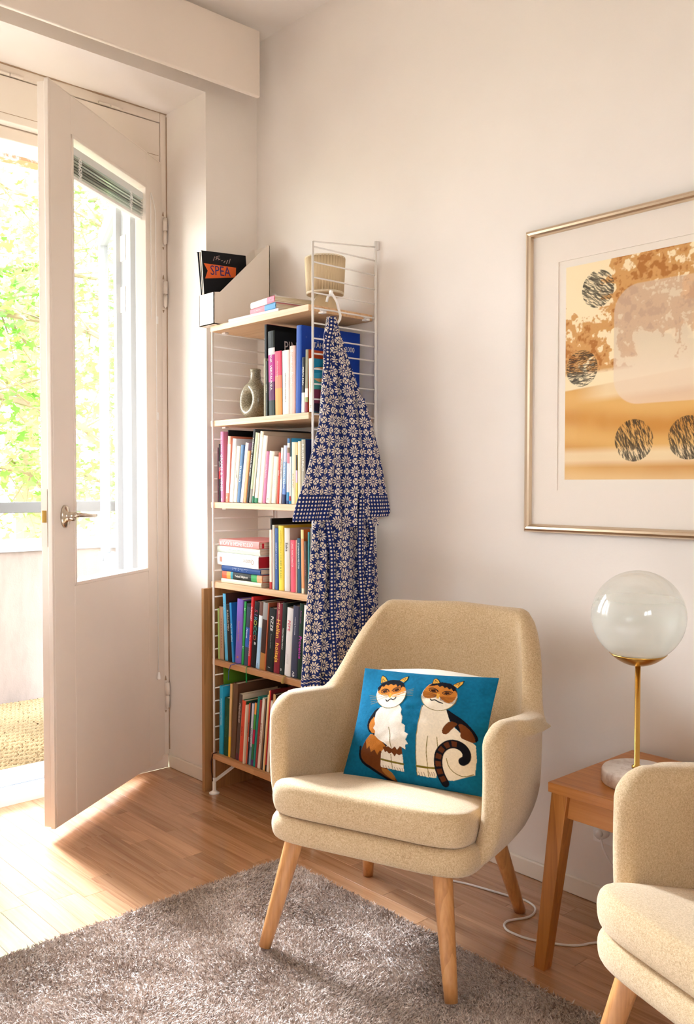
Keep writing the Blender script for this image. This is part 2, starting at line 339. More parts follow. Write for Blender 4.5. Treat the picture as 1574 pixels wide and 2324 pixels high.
# venetian blind pulled up in the glazing
bl = MB(); bl.box(G0 + .016, G1 - .016, -0.034, -0.006, Z1 - .060, Z1 - .034); blind = bl.build('blind', mat('blind_rail', 'dfe3e2', .35), door, False, .001)
M_slat = mat('blind_slat', 'd6d6cb', 0.3, 0.15)
sd = None
M_slat_gap = mat('blind_slat_gap_grey', '8b8c82', 0.35, 0.15); sds = {}  # every second slat greyed to stand for the dark gaps between slats
for k in range(11):
    z = Z1 - .068 - k * 0.0056
    sd = sds.get(k % 2)
    if sd is None:
        mb = MB(); vs = []
        for i in range(5):
            yy = -0.034 + i * 0.007; zz = 0.0025 * (1 - ((i - 2) / 2) ** 2)
            vs += [(G0 + .018, yy, zz), (G1 - .018, yy, zz)]
        mb.add(vs, [(2 * i, 2 * i + 1, 2 * i + 3, 2 * i + 2) for i in range(4)]); o = mb.build('slat', M_slat_gap if k % 2 else M_slat, blind, True); sds[k % 2] = o.data
        sm = o.modifiers.new('t', 'SOLIDIFY'); sm.thickness = 0.0006
    else:
        o = bpy.data.objects.new('slat', sd); COL.objects.link(o); o.parent = blind; sm = o.modifiers.new('t', 'SOLIDIFY'); sm.thickness = 0.0006
    o.location = (random.uniform(-.002, .002), 0, z); o.rotation_euler = (random.uniform(-.12, .12), random.uniform(-.002, .002), 0)
MB().box(G0 + .018, G1 - .018, -0.032, -0.010, Z1 - .139, Z1 - .128).build('bottom_rail', M_plastic, blind, False, .002)
for s_ in (G0 + .11, G1 - .07):
    lc = MB()
    for q in range(3): lc.tube([(s_ + q * .006 + random.uniform(-.006, .006), -0.005 + .001 * q, Z1 - .06 - i * .007) for i in range(12)], 0.0013, 5)
    for q in range(8): lc.tube([(s_ - .006, -.005, Z1 - .065 - q * .009), (s_ + .008, -.003, Z1 - .069 - q * .009), (s_ + .018, -.005, Z1 - .063 - q * .009)], 0.0012, 5)
    lc.build('ladder_cord', M_plastic, blind)
cord = MB(); cx = 0.068
cord.tube([(0.105, 0.004, Z1 - .02), (0.085, 0.006, Z1 - .05), (cx, 0.006, 2.28), (cx, 0.006, 0.42)], 0.0016, 6); cord.lathe([(0.002, .03), (.004, .028), (.008, .004), (.008, 0.0), (.0, 0)], (cx, 0.008, 0.385), 12)
cord.tube([(0.105, 0.004, Z1 - .02), (0.11, 0.006, 2.31), (0.112, 0.006, 1.85)], 0.0015, 6)
cord.build('pull_cord', M_plastic, door, True)
for z in (1.84, 1.45):
    MB().box(0.045, 0.058, 0.0, 0.004, z, z + .03).build('cord_cleat', M_plastic, door, False, .001)
# outer balcony door, folded outward
ox, oy = -0.70, -0.30; ov = Vector((-0.93, 0.365, 0)).normalized()
od = empty('door_2', (ox, oy, 0), math.atan2(ov.y, ov.x)); struct(od, 'white outer balcony door swung outward onto the balcony')
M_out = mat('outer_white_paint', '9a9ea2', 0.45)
q = MB(); q.box(0, .09, -.022, .022, .03, 2.46); q.box(.66, .75, -.022, .022, .03, 2.46); q.box(.09, .66, -.022, .022, .03, .83); q.box(.09, .66, -.022, .022, 2.38, 2.46); q.box(.60, .80, -.05, .03, .80, .835)
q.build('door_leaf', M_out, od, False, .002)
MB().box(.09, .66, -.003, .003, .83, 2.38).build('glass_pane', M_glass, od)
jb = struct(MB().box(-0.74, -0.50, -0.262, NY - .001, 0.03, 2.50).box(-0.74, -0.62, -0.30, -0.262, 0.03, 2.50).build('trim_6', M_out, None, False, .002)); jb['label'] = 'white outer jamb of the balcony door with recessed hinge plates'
for z in (2.15, 1.93, .35): MB().box(-0.72, -0.66, -0.3035, -0.300, z, z + .11).build('hinge_plate', M_white, jb, False, .001)
# adjoining window, left of the photograph's frame
win = MB(); win.box(-0.47, -0.41, -2.350, -2.29, .80, 2.668); win.box(-0.47, -0.41, -1.78, -1.72, .80, 2.668); win.box(-0.47, -0.41, -2.29, -1.16, .80, .86); win.box(-0.47, -0.41, -2.350, -1.16, 2.60, 2.708)
wo = struct(win.build('window_1', M_white, None, False, .003)); MB().box(-0.443, -0.439, -2.29, -1.16, .86, 2.60).build('pane', M_glass, wo)
MB().box(-0.41, -0.16, -2.35, -1.10, .77, .80).build('window_sill', M_white, wo, False, .004)
# ================================================================ BALCONY AND TREES
def concrete(name, col):
    m = mat(name, col, 0.85); n, b, t = nodes(m); f = n.noise(n.mapv(t.outputs['Object'], (3, 3, 1)), 2.0, 6, .65); c = lin(col)
    n.nt.links.new(n.ramp(f, [(.3, tuple(x * .72 for x in c)), (.6, c)]), b.inputs['Base Color']); n.nt.links.new(n.bump(n.noise(t.outputs['Object'], 120, 3), .4, .003), b.inputs['Normal']); return m
M_conc = concrete('concrete', '8f7f75'); M_slab = concrete('balcony_ceiling', 'd8d2cc')
def rusty():
    m = mat('rusty_steel', '8a8a92', .6); n, b, t = nodes(m); f = n.noise(t.outputs['Object'], 14, 5, .7)
    n.nt.links.new(n.ramp(f, [(.45, lin('9a9aa4')), (.55, lin('8c6a50'))]), b.inputs['Base Color']); return m
struct(MB().box(-2.12, -0.75, -3.6, 1.5, -0.16, -0.03).build('balcony_floor', M_conc))
par = struct(MB().box(-2.12, -2.0, -3.6, 1.5, -0.03, 0.84).build('balcony_parapet', M_conc))
MB().box(-2.15, -1.975, -3.6, 1.5, 0.841, 0.853).box(-1.985, -1.975, -3.6, 1.5, 0.815, 0.84).box(-2.145, -1.98, -3.6, 1.5, 0.853, 0.874).build('parapet_cap', mat('zinc_cap', '9a9ca4', .4, .3), par)
rl = MB().box(-2.09, -2.03, -3.6, 1.5, 1.025, 1.085); ra = struct(rl.build('balcony_railing', mat('grey_rail', '4d4846', .5), None, False, .004))
for yy in (-3.0, -1.6, 1.1): MB().box(-2.08, -2.045, yy - .02, yy + .02, .874, 1.03).build('railing_post', M_darkmetal, ra)
struct(MB().box(-2.1, -0.75, -3.6, 1.5, 3.02, 3.16).build('balcony_ceiling', M_slab)); struct(MB().box(-2.16, -2.06, -3.6, 1.5, 2.975, 3.16).build('balcony_edge_beam', rusty()))
# jute rug on the balcony: herringbone braid relief
nu, nv_ = 300, 420
X, Y = np.meshgrid(np.linspace(-1.96, -0.78, nu), np.linspace(-1.7, 0.3, nv_), indexing='ij')
Xw = X + 0.02 * np.sin(Y * 3.1) + 0.012 * np.sin(Y * 9 + X * 4)
rowk = Xw / 0.052; tri = np.abs((rowk % 1) - .5) * 2
ph = (Y * 1.0 / 0.022 + tri * 1.6 * np.where((np.floor(rowk) % 2) == 0, 1, 1)) * 2 * PI
Zr = 0.006 * np.sin(ph) * (0.4 + .6 * np.sin(tri * PI)) + 0.004 * np.sin(tri * PI) + 0.006 * np.sin(Y * 4 + X * 7) + rng.normal(0, .0012, X.shape)
c1, c2, c3 = np.array(lin('80643f')), np.array(lin('b39b78')), np.array(lin('3f2c18'))
tmix = (0.5 + .5 * np.sin(ph))[..., None]; patch = (0.5 + .5 * np.sin(X * 9 + 2 * np.sin(Y * 5)))[..., None]
cc = c1 * (1 - tmix) + c2 * tmix; cc = cc * (0.82 + .25 * patch); cc = np.where((rng.random(X.shape) < .03)[..., None], c3, cc)
jr = grid_mesh('jute_rug', np.stack([X, Y, Zr - 0.008], -1), printed('jute', .9, .1), cols=cc)
s_ = jr.modifiers.new('t', 'SOLIDIFY'); s_.thickness = .012; s_.offset = -1
tag(jr, 'woven straw-coloured jute rug lying on the balcony floor outside', 'rug')
# maple trees beyond the parapet
def leafmat(name, col, tr):
    m = bpy.data.materials.new(name); m.use_nodes = True; nt = m.node_tree; nt.nodes.clear(); o = nt.nodes.new('ShaderNodeOutputMaterial')
    d = nt.nodes.new('ShaderNodeBsdfDiffuse'); d.inputs[0].default_value = (*lin(col), 1); t = nt.nodes.new('ShaderNodeBsdfTranslucent'); t.inputs[0].default_value = (*lin(tr), 1)
    a = nt.nodes.new('ShaderNodeMixShader'); a.inputs[0].default_value = .6; nt.links.new(d.outputs[0], a.inputs[1]); nt.links.new(t.outputs[0], a.inputs[2]); nt.links.new(a.outputs[0], o.inputs[0]); return m
M_leaf = [leafmat('leaf_fresh', '557f38', '7fae4c'), leafmat('leaf_yellow', '8a9a54', 'b0c070'), leafmat('leaf_pale', '6b9a4c', '94c470')]
M_bark = mat('bark', '8b7560', .9)
LEAF = []
for k in range(10):                                # five-lobed maple leaf outline
    a = PI / 2 + (k - 0) * 2 * PI / 10; r = (1.0 if k in (0,) else .92 if k in (2, 8) else .62 if k in (4, 6) else .42 if k in (1, 9, 3, 7) else .25)
    LEAF.append((r * math.cos(a), r * math.sin(a)))
def make_tree(base, height, crown, nleaf, seed, label, boughs):
    r = np.random.default_rng(seed); root = empty('maple_tree', base)
    tk = MB(); trunk = [(0, 0, -4), (0.05, .02, -1), (0.1, -.05, 1.2), (.0, .0, height)]
    tk.tube(trunk, [.22, .18, .13, .03], 8)
    tips = []
    for q in boughs:
        p0 = np.array(q[0], float); p1 = np.array(q[1], float); n_ = 9; pts = []
        for i in range(n_):
            t = i / (n_ - 1); p = p0 * (1 - t) + p1 * t + np.array([0, 0, .25 * math.sin(t * PI)]) + (r.normal(0, .035, 3) if 0 < i else 0); pts.append(p)
        tk.tube([tuple(p) for p in pts], [.035 * (1 - .75 * i / n_) * q[2] for i in range(n_)], 6)
        for i in range(2, n_):
            for _ in range(3):
                e = pts[i] + r.normal(0, .38, 3) * np.array([.7, 1, .6]); mid = (pts[i] + e) / 2 + r.normal(0, .04, 3)
                tk.tube([tuple(pts[i]), tuple(mid), tuple(e)], [.008 * q[2], .005, .0025], 4); tips += [e, mid, pts[i]]
    tk.build('trunk_and_branches', M_bark, root)
    tips = np.array(tips); per = nleaf // 3
    for li in range(3):
        c = tips[r.integers(0, len(tips), per)] + r.normal(0, .24, (per, 3)); s = r.uniform(.035, .075, per)
        v = np.array([(x, y, .12 * abs(x)) for x, y in LEAF]); n_ = len(v)
        # random orientations, mostly horizontal
        A = r.normal(0, 1, (per, 3)); A[:, 2] *= .5; A /= np.linalg.norm(A, axis=1)[:, None]; Nn = r.normal(0, .6, (per, 3)); Nn[:, 2] += 1; Bv = np.cross(Nn, A); Bv /= np.linalg.norm(Bv, axis=1)[:, None]; Cn = np.cross(A, Bv)
        P = c[:, None] + s[:, None, None] * (v[None, :, 0:1] * A[:, None] + v[None, :, 1:2] * Bv[:, None] + v[None, :, 2:3] * Cn[:, None])
        me = bpy.data.meshes.new('leaves'); nvv = per * n_
        me.vertices.add(nvv); me.vertices.foreach_set('co', P.reshape(-1).astype(np.float32)); me.loops.add(nvv); me.loops.foreach_set('vertex_index', np.arange(nvv, dtype=np.int32))
        me.polygons.add(per); me.polygons.foreach_set('loop_start', (np.arange(per) * n_).astype(np.int32)); me.update(calc_edges=True)
        me.materials.append(M_leaf[li]); ob = bpy.data.objects.new('leaves', me); COL.objects.link(ob); ob.parent = root; ob['kind'] = 'stuff'
    tag(root, label, 'tree'); return root
def boughs(base, lst): return [(tuple(np.array(a) - np.array(base)), tuple(np.array(b_) - np.array(base)), s) for a, b_, s in lst]
B1 = (-4.2, -.2, 0); B2 = (-6.2, 1.6, 0)
make_tree(B1, 4.0, 0, 4000, 3, 'near bright green maple with bare twigs close behind the railing', boughs(B1, [
    ((-4.2, -.4, 3.2), (-3.4, 1.0, 3.1), 1), ((-4.2, -.3, 2.5), (-2.35, 1.3, 1.7), 1), ((-4.2, -.2, 2.6), (-3.6, 1.6, 2.6), .8), ((-4.2, -.2, 1.7), (-3.0, .8, 1.45), 1), ((-4.2, -.2, 2.2), (-3.6, .5, 2.3), .7), ((-4.2, -.3, 1.9), (-3.6, -.1, 2.9), .7), ((-4.2, -.3, 1.2), (-3.7, .9, .95), .8)]))
make_tree(B2, 6.0, 0, 6500, 5, 'farther pale maple crown filling the background', boughs(B2, [
    ((-6.2, 1.5, 2.6), (-5.4, 2.9, 3.2), 1), ((-6.2, 1.5, 2.0), (-5.3, 3.1, 2.0), 1), ((-6.2, 1.5, 3.6), (-5.6, 2.8, 4.2), 1), ((-6.2, 1.5, 1.2), (-5.8, 2.8, .8), 1),
    ((-6.2, 1.5, 3.0), (-5.6, .2, 3.5), 1), ((-6.2, 1.5, 2.1), (-5.6, .4, 2.2), 1), ((-6.2, 1.5, 1.3), (-5.6, .6, 1.2), 1)]))
# ================================================================ STRING BOOKSHELF
LX, LD = 0.586, 0.30
shelf = empty('bookshelf', (0, 0, 0))
tag(shelf, 'white wire ladder bookshelf with oak boards in the corner', 'bookshelf')
def ladder(x, ztop_f, ztop_w, rungs, diag=True):
    mb = MB()
    for dx in (-0.0,):
        mb.tube([(x, -LD, 0.055), (x, -LD, ztop_f)], 0.0042, 8)
        mb.tube([(x, -0.012, 0.10), (x, -0.012, ztop_w)], 0.0055, 8)
    if diag: mb.tube([(x, -LD, ztop_f), (x, -0.012, ztop_w - 0.02)], 0.0026, 6)
    mb.tube([(x - .004, -LD + .004, 0.05), (x - .004, -0.012, 0.17)], 0.004, 6); mb.tube([(x + .006, -LD + .004, 0.05), (x + .006, -0.012, 0.17)], 0.004, 6)
    mb.lathe([(0, 0), (.020, 0), (.020, .004), (.012, .009), (.007, .012), (.007, .06), (0, .06)], (x, -LD, 0), 20)
    mb.box(x - .008, x + .008, -.012, -.0005, ztop_w - .03, ztop_w); mb.box(x - .008, x + .008, -.012, -.0005, .60, .63)
    o = mb.build('side_ladder', M_steel, shelf, True)
    d = None
    for z in rungs:
        if d is None:
            r = MB().tube([(0, -LD, 0), (0, -0.012, 0)], 0.0027, 6).build('rung', M_steel, o, True); d = r.data
        else:
            r = bpy.data.objects.new('rung', d); COL.objects.link(r); r.parent = o
        r.location = (x, 0, z)
    return o
ladder(0.0, 1.762, 1.945, [1.757 - .05 * k for k in range(32)], False)
ladder(LX, 1.985, 2.037, [1.969 - .05 * k for k in range(36)])
SZ = [(1.763, 1.785), (1.405, 1.427), (1.096, 1.118), (0.793, 0.815), (0.496, 0.518), (0.135, 0.157)]
TOP = [b for a, b in SZ]
for k, (a, b) in enumerate(SZ):
    x0, x1 = (-0.018, 0.562)
    if k == 5: x0 = -0.012; x1 = 0.57
    o = MB().box(x0, x1, -0.298 if k < 5 else -0.305, -0.004, a, b).build('shelf_board', M_shelf if k < 4 else wood('oak_board_%d' % k, 'c18d5e', 'cf9d6e', 'a37247', 'X', .45), shelf, False, .0012)
    for bx in (0.006, 0.572):
        for by in (-0.25, -0.05): MB().box(bx - .006, bx + .016, by - .008, by + .008, a - .006, a - .0005).tube([(bx + .008, by - .012, a + .004), (bx + .008, by + .012, a + .004)], .004, 6).build('clip', M_steel, o)
MB().box(-0.056, -0.038, -0.318, -0.002, 0.0, 0.786).build('side_panel', M_panel, shelf, False, .001)
# ================================================================ BOOKS
def quad_text(body, size, mt, parent, loc, rot, name='lettering', align='CENTER', ex=0.0002, sx=1.0):
    c = bpy.data.curves.new(name, 'FONT'); c.body = body; c.size = size; c.extrude = ex; c.align_x = align; c.align_y = 'CENTER'; c.resolution_u = 2
    c.materials.append(mt); o = bpy.data.objects.new(name, c); COL.objects.link(o); o.parent = parent; o.location = loc; o.rotation_euler = rot; o.scale = (sx, 1, 1); return o
M_pages = mat('book_pages', 'e9dfc9', .9); nn_, bb_, tt_ = nodes(M_pages)
nn_.nt.links.new(nn_.ramp(nn_.noise(nn_.mapv(tt_.outputs['Object'], (900, 1, 1)), 1.0, 1), [(.4, lin('cdbf9f')), (.6, lin('f0e8d6'))]), bb_.inputs['Base Color'])
def book(name, w, h, d, bands, cover=None, label='', cat='book', group=None, title=None, tcol='ffffff', tsize=None, tz=0.5, rnd=None, extra=()):
    """spine faces -Y at y=0, thickness along X from 0 to w, bands: [(upto fraction, colour)] bottom to top"""
    if isinstance(bands, str): bands = [(1.0, bands)]
    cols = []; 
    for _, c in bands:
        if c not in cols: cols.append(c)
    cover = cover or bands[0][1]
    if cover not in cols: cols.append(cover)
    mats = [flat(c, .45) for c in cols]
    t = min(0.0022, w * 0.14); rn = rnd if rnd is not None else min(0.003, w * .15)
    mb = MB(); front = [(0, rn), (w * .15, rn * .3), (w * .5, 0), (w * .85, rn * .3), (w, rn)]
    z = 0.0
    for up, c in bands:
        z1 = up * h; mi = cols.index(c); n = len(front)
        vs = [(x, y, z) for x, y in front] + [(x, y, z1) for x, y in front]
        mb.add(vs, [(i, i + 1, n + i + 1, n + i) for i in range(n - 1)], mi); z = z1
    ci = cols.index(cover)
    mb.box(0, t, rn, d, 0, h, ci); mb.box(w - t, w, rn, d, 0, h, ci)
    mb.add([(0, rn, 0), (w * .5, 0, 0), (w, rn, 0), (w, rn + .0015, 0), (0, rn + .0015, 0)], [(0, 4, 3, 2, 1)], cols.index(bands[0][1]))
    mb.add([(0, rn, h), (w * .5, 0, h), (w, rn, h), (w, rn + .0015, h), (0, rn + .0015, h)], [(0, 1, 2, 3, 4)], cols.index(bands[-1][1]))
    o = mb.build(name, mats); tag(o, label, cat, group)
    MB().box(t, w - t, rn + .0016, d - .003, .0025, h - .003).build('pages', M_pages, o)
    if title:
        for ti in (title if isinstance(title, list) else [title]):
            if isinstance(ti, str): ti = (ti, tz, tsize or w * .55, tcol)
            body, zf, sz, cc = ti[:4]; sz = min(sz * 1.28, w * .95)
            quad_text(body, sz, flat(cc, .5), o, (w / 2, -0.0004, h * zf), (PI / 2, PI / 2, 0))
    return o
def fit(mb_lab): return mb_lab
ROWN = ['top board', 'top book shelf', 'second book shelf', 'third book shelf', 'fourth book shelf', 'lowest book shelf']
BY = -0.285
def row(items, scale, ox, oy, rowi, dflt_d=0.17, y0=BY):
    """items: (xl_bottom, xr_bottom, ybottom, x_top_left, ytop, bands, label, {opts}) in crop units"""
    prev = None
    for it in items:
        xl, xr, xt, yt, bands, lab = it[:6]; o_ = it[6] if len(it) > 6 else {}
        y = y0 + o_.get('set', 0.0); z = TOP[rowi] + .0006
        # bottom-left on the shelf: intersect the pixel column with the line (y, z)
        def xw(px, py_guess=None, zz=z):
            u = ox + px / scale; lo, hi = -0.3, 0.9
            for _ in range(40):
                mid = (lo + hi) / 2; q = RC @ (np.array([mid, y, zz]) - CP); uu = 787 + F_PX * q[0] / q[2]
                if uu < u: lo = mid
                else: hi = mid
            return (lo + hi) / 2
        a, b = xw(xl), xw(xr); P = at(ox + xt / scale, oy + yt / scale, 1, y); h = P[2] - z; lean = math.atan2(P[0] - a, h)
        if abs(lean) < .012: lean = 0.0
        wd = max(.0035, (b - a) * math.cos(lean) - .0004); cl = math.cos(lean)
        L0 = (b - wd / cl) if lean > 0 else a
        n0 = max(L0, prev[0] + .0003, .0055) if prev else max(L0, .0055)
        wd = max(.6 * wd, wd - (n0 - L0) * .9, .0032); L0 = n0
        if prev:
            zm = min(prev[2], h); need = (prev[0] + .0003 + zm * prev[1] - L0) / zm
            if math.tan(lean) < need: lean = math.atan(need)
        cl = math.cos(lean); prev = (L0 + wd / cl, math.tan(lean), h); a = L0; b = L0 + wd / cl; d = min(o_.get('d', dflt_d), -y - .013)
        L = h / math.cos(lean)
        kw = {k: v for k, v in o_.items() if k in ('cover', 'title', 'tcol', 'tsize', 'tz')}
        bk = book(o_.get('name', 'book'), wd, L, d, bands, label=lab, **kw)
        # pivot so that the lowest corner stands on the shelf
        if lean > 0: bk.location = (b - wd * math.cos(lean), y, z + wd * math.sin(lean))
        else: bk.location = (a, y, z)
        bk.rotation_euler = (0, lean, 0)
TN = 'top book shelf'
row([
 (45, 68, 45, 525, [(1, 'a9a58e')], 'thin grey-green book beside the ring vase', {'d': .15}),
 (69, 92, 69, 560, [(1, '3f453f')], 'thin dark green book right of the grey-green one on the vase shelf', {'d': .15, 'title': 'KIVIKIRJA', 'tcol': 'b9b9a8'}),
 (105, 188, 92, 185, [(.18, '23302a'), (.40, '5b1d52'), (.72, 'b02a86'), (.80, 'd9d5d6'), (1, '1d231f')], 'black and magenta book with a light edge on the top book shelf', {'d': .19, 'cover': '15181a', 'title': [('PINK  VERTAUKSIA', .52, .012, 'f2f2ee')]}),
 (188, 276, 178, 440, [(.42, 'f0a056'), (.62, 'e9866a'), (1, 'e4506c')], 'pink and orange spined book with a curved black cover', {'d': .17, 'cover': '1c1a1c', 'title': [('Aurinkokylpy', .72, .008, 'f7c3c8')]}),
 (282, 368, 274, 430, [(1, 'f0ece6')], 'plain white paperback between the pink-orange and pale pink books', {'d': .15, 'title': [('KERTOMUKSIA POHJOISESTA', .42, .006, '9a958c')]}),
 (372, 442, 370, 370, [(1, 'eec3b6')], 'pale pink book lettered Bowie on Bowie', {'d': .16, 'title': [('Bowie on Bowie', .68, .0145, 'fbf3ee')]}),
 (445, 512, 455, 110, [(1, '1f4fa8')], 'large blue star atlas lettered TAHTITAIVAS 2000', {'d': .272, 'cover': '123c9e', 'name': 'atlas'}),
], 5.62, 590, 720, 1)
row([
 (517, 562, 527, 515, [(.36, 'e8e4df'), (1, '1b1a1a')], 'black paperback with a white library label in front of the star atlas', {'d': .13, 'title': [('MERTA PAIN', .66, .0085, 'e9e9e9')]}),
 (565, 603, 568, 415, [(.16, '8a2f3c'), (.24, '93a06c'), (.38, 'efe9e0'), (1, '8f8b72')], 'olive book with a fiery orange cover in front of the star atlas', {'d': .14, 'cover': 'c1481d'}),
 (618, 668, 612, 528, [(1, 'f1ead6')], 'cream book with a sunset landscape cover behind the ladder post', {'d': .13, 'cover': '1f86a8', 'title': [('taivaanrannan', .5, .007, 'a9a08a'), ('N', .1, .009, '8a7a60')]}),
], 5.62, 590, 720, 1, y0=-0.297)
# TAHTITAIVAS cover lettering and stars
for o in list(bpy.data.objects):
    if o.name.startswith('atlas'):
        w_, h_ = 0.0, 0.0
        bb = [Vector(c) for c in o.bound_box]; w_ = max(c.x for c in bb); h_ = max(c.z for c in bb)
        t = quad_text('TÄHTITAIVAS 2000', 0.0255, flat('e9e6dc', .5), o, (w_ + .0004, .150, h_ * .79), (PI / 2, 0, PI / 2), name='title_lettering', sx=.90)
        t = quad_text('kuutsa kosmos', 0.015, flat('b9c3e0', .5), o, (w_ + .0004, .100, h_ * .64), (PI / 2, 0, PI / 2), name='subtitle_lettering')
        st = MB(); r_ = random.Random(4)
        for _ in range(46):
            yy, zz, rr = r_.uniform(.01, .26), r_.uniform(.02, h_ - .02), r_.uniform(.0005, .0012)
            st.add([(w_ + .0003, yy + rr * math.cos(k * PI / 3), zz + rr * math.sin(k * PI / 3)) for k in range(6)], [(0, 1, 2, 3, 4, 5)])
        e = st.build('printed_stars', flat('dfe6ff', .5), o)
# sunset cover details
for o in list(bpy.data.objects):
    if o.get('label', '').startswith('cream book with a sunset'):
        bb = [Vector(c) for c in o.bound_box]; w_ = max(c.x for c in bb); h_ = max(c.z for c in bb); e = MB()
        for z0, z1, mi in ((.0, .16, 0), (.16, .42, 1), (.42, .60, 2), (.60, .72, 3)):
            e.add([(w_ + .0004, .004, h_ * z0), (w_ + .0004, .128, h_ * z0), (w_ + .0004, .128, h_ * (z1 + .02)), (w_ + .0004, .07, h_ * (z1 + .05)), (w_ + .0004, .004, h_ * z1)], [(0, 1, 2, 3, 4)], mi)
        e.add([(w_ + .0008, .004, h_ * .62), (w_ + .0008, .10, h_ * .66), (w_ + .0008, .12, h_ * .64), (w_ + .0008, .03, h_ * .56)], [(0, 3, 2, 1)], 4)
        e.add([(w_ + .0008, .01, h_ * .83), (w_ + .0008, .06, h_ * .86), (w_ + .0008, .08, h_ * .84), (w_ + .0008, .03, h_ * .80)], [(0, 3, 2, 1)], 4)
        e.build('cover_picture', [flat('2c1f33'), flat('7f3a52'), flat('56b0a8'), flat('3c9fc0'), flat('eeb27a')], o)
# tall black book with PINK on the cover, standing behind the others
bk = book('book', 0.016, 0.326, 0.262, [(1, '121416')], cover='121214', label='tallest black book with a crimson top edge behind the vase shelf books')
bk.location = (at(601, 850, 1, -.28)[0] - .012, -0.275, TOP[1] + .0006)
def behind(): pass
for o in list(bpy.data.objects):
    if o.get('label', '').startswith('black and magenta'):
        bb = [Vector(c) for c in o.bound_box]; w_ = max(c.x for c in bb); h_ = max(c.z for c in bb)
        quad_text('PINK', .056, flat('e0d6cc', .5), o, (w_ + .0004, .088, h_ - .054), (PI / 2, 0, PI / 2), name='cover_title', sx=.72)
        quad_text('FLOYD', .046, flat('8a2a62', .5), o, (w_ + .0004, .088, h_ - .100), (PI / 2, 0, PI / 2), name='cover_title', sx=.72)
MB().box(0.0, .0161, .002, .262, .3262, .3275).build('red_top_edge', flat('8d1f3c'), bk)

